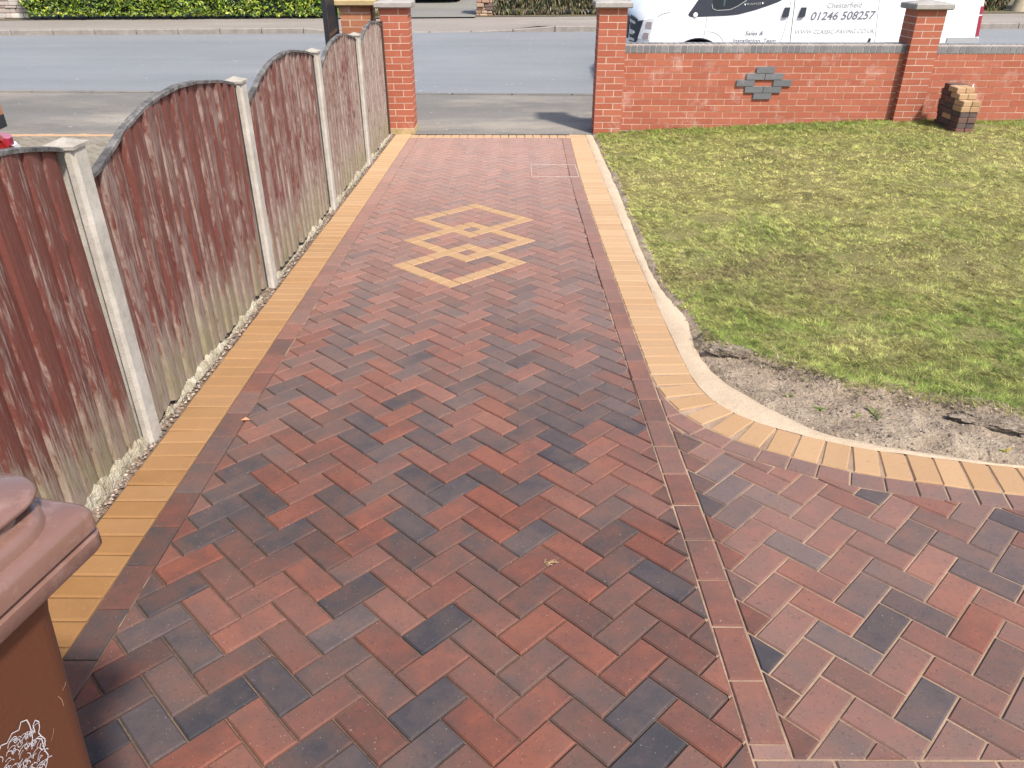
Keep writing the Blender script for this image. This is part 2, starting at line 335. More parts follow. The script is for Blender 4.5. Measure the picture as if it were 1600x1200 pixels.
TINT = [tuple(map(float, q.split(','))) for q in """-1.08,1.78,0.75 -1.09,1.66,0.75 -1.09,1.54,0.55 -0.93,1.56,0.85 -0.93,1.42,0.7 -0.79,1.52,0.5 -0.79,1.36,0.95 -0.64,1.44,1 -0.93,1.3,0.9 -1.03,1.28,0.9 -1.07,1.38,0.6 -0.51,1.49,0.7 -0.51,1.79,0.8 -0.51,1.64,0.9 -0.95,1.71,0.2 -0.81,1.64,0.1 -0.62,1.57,0.35 -0.68,1.33,0.2 -0.82,1.26,0.2 -1,1.21,0.15 -0.51,1.37,0.35 -0.5,1.28,0.75 -0.41,1.35,0.55 -0.4,1.22,0.9 -0.8,1.79,0.3 -0.64,1.69,0.3 -0.93,1.81,0.4 -0.51,1.78,0.8 -0.51,1.64,0.85 -0.49,1.54,0.65 -0.23,1.65,0.95 -0.22,1.36,0.9 -0.22,1.26,0.85 -0.36,1.37,0.5 -0.36,1.56,0.35 -0.36,1.73,0.3 -0.08,1.31,0.2 0.06,1.25,0 0.07,1.39,0.2 0.02,1.65,0.1 -0.1,1.59,0.6 0.06,1.51,0.6 0.19,1.58,0.15 0.2,1.45,0.6 0.2,1.28,0.55 0.3,1.35,0.95 0.31,1.22,1 0.32,1.5,0.25 0.3,1.66,0.5 -0.07,1.83,0.6 0.05,1.77,0.5 -0.07,1.7,0.4 -0.21,1.78,0.35 -0.46,1.4,0.25 -0.35,1.3,0.4 -0.46,1.27,0.85 -0.4,1.21,0.95 -0.09,1.43,0.35 -0.23,1.51,0.35 0.19,1.83,0.15 0.2,1.73,0.45 -0.13,1.23,0.7 -1.06,3.13,0.75 -1.1,2.98,0.6 -0.9,2.92,0.1 -0.92,2.79,0.6 -0.92,2.66,0.3 -0.64,2.8,0.95 -0.64,2.67,0.85 -0.36,2.81,0.8 -0.37,2.66,0.85 -0.36,2.4,0.85 -0.36,2.27,0.85 -0.36,2.12,1 -1.07,2.44,0.75 -1.09,2.32,0.75 -0.91,2.25,0.75 -0.91,2.11,0.75 -1.08,2.17,0.85 -1.09,2.05,0.8 -0.93,1.98,0.5 -0.64,2.3,0.7 -0.65,2.16,0.55 -0.64,2,0.55 -0.79,2.07,0.8 -0.62,2.4,0.25 -0.74,2.31,0.3 -0.92,2.51,0.5 -1.05,2.61,0.5 -0.5,2.21,0.2 -0.36,2.54,0.15 -1.08,1.95,0.1 -0.49,2.87,0.15 -0.8,2.75,0.55 -0.82,1.95,0.5 -0.68,1.91,0.2 -0.24,3.11,0.8 0.04,3.12,0.65 0.19,3.08,0.8 0.46,3.06,0.9 0.46,2.93,0.95 -0.36,2.8,0.85 -0.37,2.67,0.85 -0.08,2.68,0.65 0.06,2.86,0.7 0.2,2.79,1 0.19,2.54,0.9 -0.24,2.32,1 -0.35,2.4,0.75 -0.36,2.27,0.8 -0.36,2.13,0.95 -0.08,2.4,0.65 0.05,2.34,0.9 0.06,2.07,0.95 0.33,2.21,0.65 0.37,2.08,0.65 0.45,1.89,0.9 -0.08,2.12,0.05 -0.1,2.29,0.1 -0.06,2.53,0.05 -0.1,2.81,0.1 0.06,3,0.05 0.19,1.98,0.1 0.34,2.62,0.1 0.48,2.44,0.1 0.19,2.39,0.15 0.2,2.29,0.2 0.48,2.17,0.2 -0.38,3.15,0.1 0.48,1.99,0.25 0.48,2.31,0.4 0.36,1.96,0.55 0.8,2.5,0.8 0.71,2.38,0.7 0.81,2.35,0.9 0.81,2.22,0.7 0.97,2.28,0.7 1.11,2.21,0.4 0.96,2.15,0.35 0.93,2.05,0.95 1.03,1.98,0.55 1.1,2.07,0.25 1.26,2.15,0.75 1.43,2.25,0.3 1.41,2.09,0.7 1.57,2.19,0.5 1.57,2.03,0.75 1.41,1.93,0.05 1.26,2,0.3 1.25,1.86,0.65 1.11,1.8,0.75 1.27,1.75,0.75 1.41,1.8,0.1 1.54,1.85,0.85 1.67,1.95,0.9 1.7,2.09,0.7 1.72,2.21,0.6 1.6,2.27,0.2 1.11,1.66,0.8 0.97,1.73,0.15 0.96,1.87,0.15 0.82,1.94,0.3 0.82,1.82,0.35 0.81,1.68,0.35 0.81,2.08,0.3 0.92,1.64,0.85 1.42,1.7,0.15 1.53,1.77,0.15 0.98,2.42,0.3 0.98,2.55,0.35 1.74,2.19,0.6 1.27,2.31,0.35 1.13,2.36,0.4 0.03,4.53,0.85 0.03,4.27,0.9 -0.11,4.65,0.7 -0.1,4.07,0.75 0.04,4,0.75 0.18,3.94,0.8 0.18,3.82,0.75 -0.1,3.7,0.8 -0.11,3.56,0.8 -0.1,3.43,0.8 -0.22,3.24,0.85 -0.23,3.11,0.8 0.16,3.34,0.8 0.32,3.27,0.8 0.47,3.41,0.85 0.46,3.54,0.85 0.07,3.65,0.9 0.04,3.76,0.1 0.46,3.68,0.8 0.48,3.07,0.85 0.07,3.15,0.75 0.2,3.07,0.75 -0.94,3.76,0.85 -0.97,3.64,0.8 -0.5,3.62,0.75 -0.78,3.43,0.75 -0.49,3.38,0.7 -0.91,4.42,0.75 -0.91,4.2,0.75 -0.79,3.87,0.75 -1.13,4.78,0.1 -0.49,3.82,0.1 -0.2,3.56,0.15 -0.03,3,0.1 -0.34,3.09,0.15 -0.63,3.36,0.15 -0.97,3.31,0.1 -1.09,4.34,0.1 -1.03,3.24,0.8 -0.94,3.17,0.75 -0.47,3,0.75 0.46,4.35,0.75 0.49,4.04,0.85 0.44,4.96,0.7 0.34,4.56,0.8 -0.49,4.57,0.15 -0.81,4.27,0.2""".split()]
TX = np.array(TINT)
def bias_at(x, y, right=False):
    d = np.hypot(TX[:, 0]-x, TX[:, 1]-y); i = int(d.argmin())
    lim = 0.075 if y < 2.6 else 0.09
    if d[i] < lim: return TX[i, 2]*0.95
    r = random.random()
    if y < 5 and not right: return random.choice((0.18, 0.25, 0.32, 0.38, 0.45, 0.52, 0.30, 0.62, 0.78 if y > 2.4 else 0.4))
    if r < 0.20: return random.uniform(0.66, 0.92)
    if r < 0.34: return random.uniform(0.06, 0.18)
    return random.uniform(0.22, 0.55)
def dust_haze_at(x, y):
    d = 0.06 + 0.94*max(0, min(1, (y-2.2)/6.3))  # paling with distance paints the haze and sheen towards the gate
    if x > 0.72: d = max(d, (0.36 if y > 1.9 else 0.28) - 0.16*max(0, x-0.75))
    return max(0, min(1, d + random.gauss(0, 0.045)))
XSP = [0, 1.0, 2.0, 3.0, 4.0, 5.5, 7.0, 8.2, 9.9]; XSV = [0.600, 0.598, 0.592, 0.574, 0.560, 0.545, 0.540, 0.550, 0.580]
def xs(y): return interp(y, XSP, XSV)
XL = -1.187; XR = -1.292; XY = -1.494; Y_END = 9.70; Y_BOT = 1.212
PIT = 0.1003; R2 = math.sqrt(0.5)
def uv2xy(u, v): return ((u-v)*R2, (u+v)*R2)
def herring(u0, v0, sh, box):
    for i in range(-90, 130):
        for j in range(-90, 130):
            d = (i-j-sh) % 4
            if d == 0: a = (i, j, i+1, j+2)
            elif d == 1: a = (i, j, i+2, j+1)
            else: continue
            p = [uv2xy(u0+PIT*a[k], v0+PIT*a[l]) for k, l in ((0, 1), (2, 1), (2, 3), (0, 3))]
            cx = sum(q[0] for q in p)/4; cy = sum(q[1] for q in p)/4
            if box[0] < cx < box[1] and box[2] < cy < box[3]: yield p, cx, cy
# the three interlocking diamonds: squares turned 45 degrees, given in the block grid
DIA = [(-0.350, 6.055, 0.335), (-0.350, 5.540, 0.335), (-0.346, 5.000, 0.335)]   # centre, half side of the band's outer edge
BAND = 0.1003
def snap(cx, cy, h):
    u = (cx+cy)*R2; v = (cy-cx)*R2
    f = lambda q, o: o + PIT*round((q-o)/PIT)
    return (f(u-h, 0.403), f(u+h, 0.403), f(v-h, 0.877), f(v+h, 0.877))
SQ = [snap(*d) for d in DIA]
def in_band(u, v):
    for a, b, c, d in SQ:
        if a < u < b and c < v < d and not (a+BAND < u < b-BAND and c+BAND < v < d-BAND): return True
    return False
mbp, mby = MB(), MB()
def edge_clip(p, cx, cy):
    p = clip(p, (XL, 0), (1, 0))
    if len(p) >= 3:
        e = 0.1; dx = (xs(cy+e)-xs(cy-e))/(2*e); p = clip(p, (xs(cy), cy), (-1, dx))
    if len(p) >= 3: p = clip(p, (0, Y_END), (0, -1))
    return p
MH = (0.165, 0.635, 7.585, 8.155)
def split_axis(ps, val, ax):
    out = []
    for p in ps:
        nrm = (R2, R2) if ax == 'u' else (-R2, R2)
        pt = uv2xy(val, 0) if ax == 'u' else uv2xy(0, val)
        for sgn in (1, -1):
            q = clip(p, pt, (nrm[0]*sgn, nrm[1]*sgn))
            if len(q) >= 3 and abs(area(q)) > 1e-5: out.append(q)
    return out
for p, cx, cy in herring(0.403, 0.877, 0, (-1.4, 0.8, -1.6, 9.9)):
    p = edge_clip(p, cx, cy)
    if len(p) < 3 or area(p) < 0.0004: continue
    near = any(abs(cx-d[0]) < 0.75 and abs(cy-d[1]) < 0.75 for d in DIA)
    b = bias_at(cx, cy); du = dust_haze_at(cx, cy); rnd = random.random()
    if not near: paver(mbp, p, (b, rnd, du, 1)); continue
    # cut this block to the diamond bands cell by cell, then rejoin equal halves
    us = [(q[0]+q[1])*R2 for q in p]; vs = [(q[1]-q[0])*R2 for q in p]
    pieces = [p]
    if max(us)-min(us) > 0.15: pieces = split_axis(pieces, (min(us)+max(us))/2, 'u')
    elif max(vs)-min(vs) > 0.15: pieces = split_axis(pieces, (min(vs)+max(vs))/2, 'v')
    fl = []
    for q in pieces:
        qx = sum(a for a, _ in q)/len(q); qy = sum(c for _, c in q)/len(q)
        fl.append(in_band((qx+qy)*R2, (qy-qx)*R2))
    if len(set(fl)) == 1:
        if fl[0]: paver(mby, p, (random.random()*0.6, rnd, 0.6, 1))
        else: paver(mbp, p, (b, rnd, du, 1))
    else:
        for q, f in zip(pieces, fl): paver(mby if f else mbp, q, (random.random()*0.6 if f else b, random.random(), 0.6 if f else du, 1))
# stretcher courses: left, and the dividing strip
y = -1.5
while y < Y_END:
    y1 = min(y+0.2015, Y_END)
    mbp and paver(mbp, [(XR, y), (XL, y), (XL, y1), (XR, y1)], (random.choice((0.4, 0.45, 0.5, 0.5, 0.58, 0.62)) if 1.2 < y < 2.6 else random.uniform(0.12, 0.5), random.random(), dust_haze_at(-1.2, y), 1))
    y = y1
y = 1.255 - 0.2015*0
while y < Y_END:
    y1 = min(y+0.2015, Y_END)
    paver(mbp, [(xs(y), y), (xs(y)+0.1, y), (xs(y1)+0.1, y1), (xs(y1), y1)], (random.uniform(0.20, 0.50), random.random(), dust_haze_at(0.65, y)*0.7 + 0.10, 1))
    y = y1
paver(mbp, [(xs(1.2), Y_BOT), (xs(1.2)+0.1, Y_BOT), (xs(1.25)+0.1, 1.255), (xs(1.25), 1.255)], (0.3, 0.4, 0.5, 1))
# ---- right-hand area below the curved border
YO = [(0.887, 9.925), (0.872, 8.2), (0.862, 7.0), (0.853, 5.5), (0.857, 4.6), (0.857, 3.9), (0.866, 3.45), (0.880, 3.22), (0.945, 3.007), (1.078, 2.858), (1.251, 2.749), (1.422, 2.663), (1.729, 2.577), (2.029, 2.509), (2.5, 2.44), (3.2, 2.40), (4.2, 2.38)]
def resample(pl, step=None, n=None):
    # Catmull-Rom smoothing, then even arc length
    P = [Vector(p) for p in pl]; P = [P[0]*2-P[1]] + P + [P[-1]*2-P[-2]]; out = []
    for i in range(1, len(P)-2):
        k = 24
        for j in range(k):
            t = j/k; a, b, c, d = P[i-1], P[i], P[i+1], P[i+2]
            # centripetal-ish blend: plain Catmull-Rom with chord tension
            lb = (c-b).length; m1 = ((c-b)/max((c-b).length, 1e-6) + (b-a)/max((b-a).length, 1e-6))*0.5*lb; m2 = ((d-c)/max((d-c).length, 1e-6) + (c-b)/max((c-b).length, 1e-6))*0.5*lb
            out.append((2*t**3-3*t**2+1)*b + (t**3-2*t**2+t)*m1 + (-2*t**3+3*t**2)*c + (t**3-t**2)*m2)
    out.append(P[-2])
    s = [0]
    for i in range(1, len(out)): s.append(s[-1] + (out[i]-out[i-1]).length)
    tot = s[-1]; m = n if n else int(tot/step)+1
    q = [tot*i/(m-1) for i in range(m)] if n else [step*i for i in range(m)]
    X = np.interp(q, s, [o.x for o in out]); Y = np.interp(q, s, [o.y for o in out])
    return [Vector((a, b)) for a, b in zip(X, Y)]
cur = resample(YO, step=0.1015)
def nrm_in(i):                                    # unit normal towards the paved side
    a = cur[max(i-1, 0)]; b = cur[min(i+1, len(cur)-1)]; d = (b-a).normalized(); return Vector((d.y, -d.x))
first_curve = next(i for i, c in enumerate(cur) if c.y < 3.5)
inner = []
for i in range(len(cur)-1):
    a, b = cur[i], cur[i+1]; na = nrm_in(i); d = (b-a).normalized(); nm = Vector((d.y, -d.x)); w = 0.2
    mid = (a+b)/2
    if mid.y > 3.4: w = mid.x - (xs(mid.y)+0.1)
    A, B = a, b
    pl = [A, A+nm*w, B+nm*w, B] if True else None
    paver(mby, [tuple(q) for q in pl], (random.random(), random.random(), min(1, 0.55 + 0.4*min(1, max(0, (mid.y-3)/5)) + random.gauss(0, 0.06)), 1), joint=0.002)  # far blocks paler: haze painted into the buff
    inner.append(mid + nm*w)
curve_in = [c + nrm_in(i)*0.203 for i, c in enumerate(cur) if c.y < 3.6]
red_out = [c + nrm_in(i)*0.304 for i, c in enumerate(cur) if c.y < 3.6]
# red stretcher course hugging the curve, short blocks
for i in range(len(curve_in)-1):
    a, b = curve_in[i], curve_in[i+1]; c, d = red_out[i+1], red_out[i]
    pl = [tuple(a), tuple(d), tuple(c), tuple(b)]
    cy = (a.y+b.y)/2
    pl = clip(pl, (xs(cy)+0.101, cy), (1, 0)) if area(pl) > 0 else clip(pl[::-1], (xs(cy)+0.101, cy), (1, 0))
    if len(pl) >= 3 and (a.x+b.x)/2 > 0.66: paver(mbp, pl, (random.uniform(0.15, 0.6), random.random(), 0.36, 1), joint=0.0026)
def below_curve(p, cx, cy):
    best = min(range(len(red_out)), key=lambda k: (red_out[k].x-cx)**2 + (red_out[k].y-cy)**2)
    i = min(max(best, 1), len(red_out)-2)
    d = (red_out[i+1]-red_out[i-1]).normalized()
    return clip(p, tuple(red_out[best]), (d.y, -d.x))
for p, cx, cy in herring(1.750, 0.640, 3, (0.5, 4.3, 1.0, 3.6)):
    if area(p) < 0: p = p[::-1]
    p = clip(p, (xs(cy)+0.101, cy), (1, 0))
    if len(p) >= 3: p = clip(p, (0, Y_BOT), (0, 1))
    if len(p) >= 3: p = below_curve(p, cx, cy)
    if len(p) < 3 or area(p) < 0.0005: continue
    paver(mbp, p, (bias_at(cx, cy, True), random.random(), dust_haze_at(cx, cy), 1), joint=0.0023)
# stretcher row closing the right-hand area, and plain paving beyond it towards the house
x = xs(1.2)
while x < 4.2:
    paver(mbp, [(x, Y_BOT-0.1), (x+0.2, Y_BOT-0.1), (x+0.2, Y_BOT), (x, Y_BOT)], (random.uniform(0.15, 0.6), random.random(), 0.4, 1)); x += 0.2015
for p, cx, cy in herring(1.750, 0.640, 3, (0.5, 4.3, -1.6, 1.2)):
    if area(p) < 0: p = p[::-1]
    p = clip(p, (xs(1), 0), (1, 0))
    if len(p) >= 3: p = clip(p, (0, Y_BOT-0.1), (0, -1))
    if len(p) >= 3 and area(p) > 0.0005: paver(mbp, p, (random.uniform(0.2, 0.6), random.random(), 0.2, 1))
# buff header course on the left and the row closing the drive at the pavement
y = -1.5 + 0.035
while y < 9.92:
    paver(mby, [(XY, y), (XR, y), (XR, y+0.1012), (XY, y+0.1012)], (random.random()*0.8, random.random(), max(0, min(1, 0.04 + 0.85*max(0, (y-1.8)/7) + random.gauss(0, 0.05))), 1), joint=0.0027, ch=0.006); y += 0.1012  # buff pales along the drive, painting the washed-out haze
x = XR
while x < 0.88:
    paver(mby, [(x, Y_END), (min(x+0.1012, 0.885), Y_END), (min(x+0.1012, 0.885), Y_END+0.2), (x, Y_END+0.2)], (random.random(), random.random(), 0.9, 1)); x += 0.1012
drv = tag(mbp.build('driveway', M['paver'], fix=False), kind='structure')
tag(mby.build('paving_border', M['yellow'], fix=False), kind='structure')
mb = MB()
zs = lambda y: zd(y) - 0.0100
mb.add([(XY-0.01, -1.5, zs(-1.5)), (xs(1)+0.0, -1.5, zs(-1.5)), (0.55, Y_END+0.2, zs(Y_END+0.2)), (XY-0.01, Y_END+0.2, zs(Y_END+0.2))], [(0, 1, 2, 3)], m=0)
mb.add([(0.60, -1.5, zs(-1.5)+0.0045), (4.2, -1.5, zs(-1.5)+0.0045), (4.2, 2.32, zs(2.32)+0.0045)] + [(q.x, q.y, zs(q.y)+0.0045) for q in (resample(YO, n=60)[i]+Vector((0.0, -0.01)) for i in range(55, 3, -1))] + [(0.86, Y_END+0.2, zs(Y_END+0.2)+0.0045), (0.535, Y_END+0.2, zs(Y_END+0.2)+0.0045)], [tuple(range(57))], m=1)
tag(mb.build('jointing_sand', [M['sand'], M['sand_light']], fix=False), kind='structure')
# thin line of fresh sand swept along both edge courses
mb = MB()
def sand_line(f, y0, y1, w, side):
    yy = y0
    while yy < y1:
        ln = random.uniform(0.05, 0.3); k = random.uniform(0.3, 1.0)*w
        if random.random() < 0.75:
            n = 4; A = []; B = []
            for i in range(n+1):
                q = yy + ln*i/n; e = k*(1 if 0 < i < n else 0.2)
                A.append((f(q)-e, q, zd(q)+0.0004-0.0048)); B.append((f(q)+e, q, zd(q)+0.0004-0.0048))
            mb.add(A+B, [(i, n+1+i, n+2+i, i+1) for i in range(n)])
        yy += ln
sand_line(lambda q: xs(q), 1.2, 9.7, 0.0036, 1); sand_line(lambda q: xs(q)+0.1, 1.2, 9.7, 0.005, 1); sand_line(lambda q: XL, 1.4, 9.7, 0.0022, 1); sand_line(lambda q: XL, 3.5, 9.7, 0.004, 1)
tag(mb.build('swept_sand', M['sand_light'], fix=False), kind='structure')
# concrete haunch outside the curved border
HO = [(0.975, 9.9), (0.97, 8.737), (0.959, 7.233), (0.935, 6.133), (0.915, 5.294), (0.927, 4.517), (0.985, 4.015), (0.957, 3.627), (0.976, 3.40), (1.069, 3.148), (1.236, 2.892), (1.357, 2.765), (1.614, 2.652), (1.949, 2.545), (2.5, 2.47), (3.2, 2.43), (4.2, 2.41)]
ho = resample(HO, n=150); yo = resample(YO, n=150); mb = MB(); vs = []
for a, b in zip(yo, ho):
    for t, dz in ((0.0, -0.004), (0.25, 0.001), (0.7, 0.0), (1.0, -0.008), (1.12, -0.05)):
        q = a.lerp(b, t) + Vector((random.gauss(0, 0.0025), random.gauss(0, 0.0025)))*(1 if t > 0.5 else 0)
        vs.append((q.x, q.y, zd(q.y)+dz+random.gauss(0, 0.0012)))
mb.add(vs, [(i*5+k, i*5+k+5, i*5+k+6, i*5+k+1) for i in range(149) for k in range(4)])
tag(mb.build('concrete_haunch', M['haunch'], smooth=60), kind='structure')
# strip of gravelly dirt along the fence
mb = MB(); nx, ny = 9, 420; vs = []
for j in range(ny):
    yy = -1.5 + 11.5*j/(ny-1)
    for i in range(nx):
        xx = -1.78 + (XY-0.002+1.78)*i/(nx-1)
        h = 0.012*math.sin(yy*3.1+i)*0.5 + random.gauss(0, 0.0045) + (-0.012 if i == nx-1 else 0.0) + 0.006
        vs.append((xx, yy, zd(yy)+h-0.006))
mb.add(vs, [(j*nx+i, j*nx+i+1, (j+1)*nx+i+1, (j+1)*nx+i) for j in range(ny-1) for i in range(nx-1)])
tag(mb.build('gravel_strip', M['gravel'], smooth=80), kind='structure')
# ------------------------------------------------------------------ lawn, bank of soil, grass
GY = [(0.955, 3.66), (1.0, 3.60), (1.1, 3.575), (1.231, 3.455), (1.526, 3.165), (1.92, 2.995), (2.285, 2.85), (3.2, 2.70), (9, 2.4)]
GX = [(3.6, 0.99), (4.0, 1.03), (4.5, 0.96), (5.3, 0.945), (6.1, 0.965), (7.2, 0.99), (8.7, 0.995), (9.7, 1.0)]
def fbm(x, y, s=1.0, seed=0.0):
    from mathutils import noise as mn
    return mn.fractal(Vector((x*s+seed, y*s-seed, seed*1.7)), 1.0, 2.0, 4)
def grass_depth(x, y):
    """rough distance inside the grass edge (negative outside)"""
    e = 0.035*fbm(x, y, 4.0, 3.3)
    dx = x - np.interp(y, [p[0] for p in GX], [p[1] for p in GX]) if y > 3.55 else 9
    dy = y - np.interp(x, [p[0] for p in GY], [p[1] for p in GY]) if x < 9 else 9
    if y > 3.62: return float(dx) + e
    return float(dy) + e if x > 0.95 else -1
def z_base(x, y):
    rise = 0.135*max(0, min(1, (x-1.4)/3.0))*max(0, min(1, (y-4.5)/5.0)); return zd(y) + rise
HOX = np.array([[p.x, p.y] for p in ho])
def lawn_z(x, y):
    g = grass_depth(x, y); z = z_base(x, y)
    d = float(np.min(np.hypot(HOX[:, 0]-x, HOX[:, 1]-y)))
    bank = max(0, min(1, g/0.10+0.5)); bank = bank*bank*(3-2*bank)
    low = y < 3.75
    z += 0.010*fbm(x, y, 1.6, 1.0) + 0.006*fbm(x, y, 6, 2.0)
    if low: z += -0.012 + bank*0.045 + (1-bank)*(0.026*fbm(x, y, 5.0, 5.0) + 0.016*abs(fbm(x, y, 17.0, 6.0)))*min(1, d/0.12) + 0.03*max(0, 1-abs(g-0.02)/0.11)*(0.5+fbm(x, y, 3, 9))
    else: z += 0.002 + 0.022*min(1, max(0, g)/0.35)
    return z - 0.02*max(0, 1-d/0.05)
gx = np.concatenate([np.arange(0.80, 3.4, 0.022), np.arange(3.4, 9.5, 0.12)]); gy = np.concatenate([np.arange(2.25, 4.3, 0.022), np.arange(4.3, 10.06, 0.10)])
mb = MB(); vs = []
for yy in gy:
    for xx in gx:
        inside = True
        k = int(np.argmin(np.hypot(HOX[:, 0]-xx, HOX[:, 1]-yy))); k = min(max(k, 1), len(ho)-2)
        d = (ho[k+1]-ho[k-1]).normalized(); sd_ = (xx-ho[k].x)*(-d.y) + (yy-ho[k].y)*d.x      # + on the lawn side
        z = lawn_z(xx, yy) if sd_ > -0.01 else zd(yy) - 0.06
        vs.append((xx, yy, z))
nx = len(gx)
fs = []; mi = []
for j in range(len(gy)-1):
    for i in range(nx-1):
        fs.append((j*nx+i, j*nx+i+1, (j+1)*nx+i+1, (j+1)*nx+i))
        mi.append(1 if grass_depth(gx[i]+0.01, gy[j]+0.01) > 0.01 else 0)
mb.add(vs, fs); mb.m = mi
tag(mb.build('lawn_soil', [M['soil'], M['lawn_soil']], smooth=60, fix=False), kind='structure')

def mat_grass():
    n = N('cut_grass'); a = n.attr(); n.b.inputs['Subsurface Weight'].default_value = 0.0
    m = n.done(a.outputs['Color'], 0.65, spec=0.25); 
    # blades let a little light through
    tr = n.n('BsdfTranslucent'); n.l(a.outputs['Color'], tr.inputs[0]); mx = n.n('MixShader'); mx.inputs[0].default_value = 0.28
    out = [q for q in n.t.nodes if q.type == 'OUTPUT_MATERIAL'][0]
    n.l(n.b.outputs[0], mx.inputs[1]); n.l(tr.outputs[0], mx.inputs[2]); n.l(mx.outputs[0], out.inputs[0]); return m
M['grass'] = mat_grass()
def tri_mesh(name, P, C, mat):
    """P: (n,3,3) triangles, C: (n,3) colours"""
    n = len(P); me = bpy.data.meshes.new(name); me.vertices.add(3*n); me.loops.add(3*n); me.polygons.add(n)
    me.vertices.foreach_set('co', P.astype(np.float32).ravel()); me.loops.foreach_set('vertex_index', np.arange(3*n, dtype=np.int32))
    me.polygons.foreach_set('loop_start', np.arange(0, 3*n, 3, dtype=np.int32)); me.polygons.foreach_set('loop_total', np.full(n, 3, dtype=np.int32))
    at = me.color_attributes.new('col', 'FLOAT_COLOR', 'POINT')
    cc = np.concatenate([np.repeat(C, 3, axis=0), np.ones((3*n, 1))], axis=1).astype(np.float32); at.data.foreach_set('color', cc.ravel())
    me.materials.append(mat); me.update(calc_edges=True)
    o = bpy.data.objects.new(name, me); COL.objects.link(o); return o
GRID = {}
def zl(x, y):
    k = (round(x/0.02), round(y/0.02))
    if k not in GRID: GRID[k] = (lawn_z(x, y), grass_depth(x, y), fbm(x, y, 1.3, 11), fbm(x, y, 3.5, 17), fbm(x, y, 0.5, 23), fbm(x, y, 9.0, 29), fbm(x, y, 22.0, 41))
    return GRID[k]
BARE = [(2.35, 5.02, 0.20), (2.9, 4.86, 0.12), (1.95, 4.25, 0.12), (2.75, 8.35, 0.15), (3.02, 7.72, 0.13), (4.6, 7.95, 0.13), (4.7, 6.6, 0.14), (3.1, 3.9, 0.25), (2.5, 3.75, 0.18), (1.25, 5.6, 0.22), (1.2, 8.6, 0.2), (5.6, 9.6, 0.25), (2.05, 9.35, 0.16), (3.05, 7.55, 0.13), (3.9, 6.9, 0.14), (2.4, 4.6, 0.16), (3.0, 5.0, 0.12), (2.05, 4.05, 0.12), (3.6, 4.9, 0.12), (5.9, 7.2, 0.15), (1.6, 6.0, 0.22), (1.35, 7.6, 0.2), (5.4, 8.3, 0.12)]
P = []; C = []
def grass_patch(n, x0, x1, y0, y1, ln, wd):
    X = rng.uniform(x0, x1, n); Y = rng.uniform(y0, y1, n)
    for x, y in zip(X, Y):
        z, g, f1, f2, f3, f4, f5 = zl(x, y)
        lip = y < 3.75 and g < 0.05
        if g < (-0.05 if lip else 0.0): continue
        if lip and random.random() < 0.35: continue
        bare = max([0]+[1-math.hypot(x-b[0], (y-b[1])*1.3)/b[2] for b in BARE])
        bare *= 0.6 + 1.3*max(0, 0.35+f4)
        if random.random() < min(0.9, bare*2.0): continue
        if f2 < -0.35 and random.random() < 0.5: continue
        dry = 0.54 + 0.40*f1 + 0.30*f2 + 0.22*f4 + random.gauss(0, 0.17) - 0.35*max(0, 1-(10.0-y)/0.8) - (0.12 if y < 4.4 else 0)
        dry += 0.22*max(0, 1-abs(y-7.4)/1.9) - 0.20*max(0, min(1, (4.9-y)/1.2)) - 0.25*max(0, 1-(10.0-y)/0.5)
        dry = max(0, min(1, dry))
        l = ln*random.uniform(0.5, 1.5)*(1.2-0.5*dry); a = random.gauss(3.3 if f4 + 0.5*f5 > 0 else 0.2, 0.8) + f1*1.2; el = random.uniform(0.02, 0.60)*(1.15-0.6*dry)
        ca, sa = math.cos(a), math.sin(a); w = wd*random.uniform(0.6, 1.4)
        tip = (x+ca*l*math.cos(el), y+sa*l*math.cos(el), z+l*math.sin(el)+0.002)
        P.append(((x-sa*w, y+ca*w, z-0.002), (x+sa*w, y-ca*w, z-0.002), tip))
        brown = max(0, 1-math.hypot((x-1.7)/1.0, (y-4.7)/0.75))*(0.5+1.6*max(0, f2+0.25)) + max(0, 1-math.hypot((x-3.2)/1.2, (y-5.0)/0.6))*(0.3+1.2*max(0, f2+0.2)) + (0.25 if f1+f2 > 0.55 else 0)
        r = random.uniform(0.75, 1.2)*max(0.38, min(1.4, 1.0 + 1.5*f5 + 0.18*f4))
        if lip and random.random() < 0.85 - 6*max(0, g): c = random.choice(((0.30, 0.25, 0.19), (0.40, 0.34, 0.26), (0.17, 0.14, 0.10)))
        elif random.random() < brown*0.75: c = random.choice(((0.22, 0.165, 0.09), (0.34, 0.265, 0.14), (0.11, 0.085, 0.045), (0.30, 0.27, 0.11)))
        elif random.random() < 0.22*dry: c = (0.44, 0.34, 0.19)
        else:
            gcol = (0.225, 0.305, 0.066); ycol = (0.64, 0.60, 0.20)
            if random.random() < 0.25: gcol = (0.11, 0.18, 0.030)
            c = tuple(gcol[i]*(1-dry)+ycol[i]*dry for i in range(3))
        C.append((c[0]*r, c[1]*r, c[2]*r))
grass_patch(150000, 0.93, 3.6, 2.75, 4.6, 0.026, 0.0014)
grass_patch(150000, 0.93, 5.2, 4.6, 7.2, 0.034, 0.0020)
grass_patch(150000, 0.93, 8.6, 7.2, 10.02, 0.044, 0.0030)
CLODS = [(1.13, 3.53, -0.082, 0.125, 0.045, 0.024, -0.25), (1.36, 3.37, -0.090, 0.12, 0.04, 0.016, -0.45), (2.14, 2.86, -0.084, 0.20, 0.055, 0.022, -0.3)]
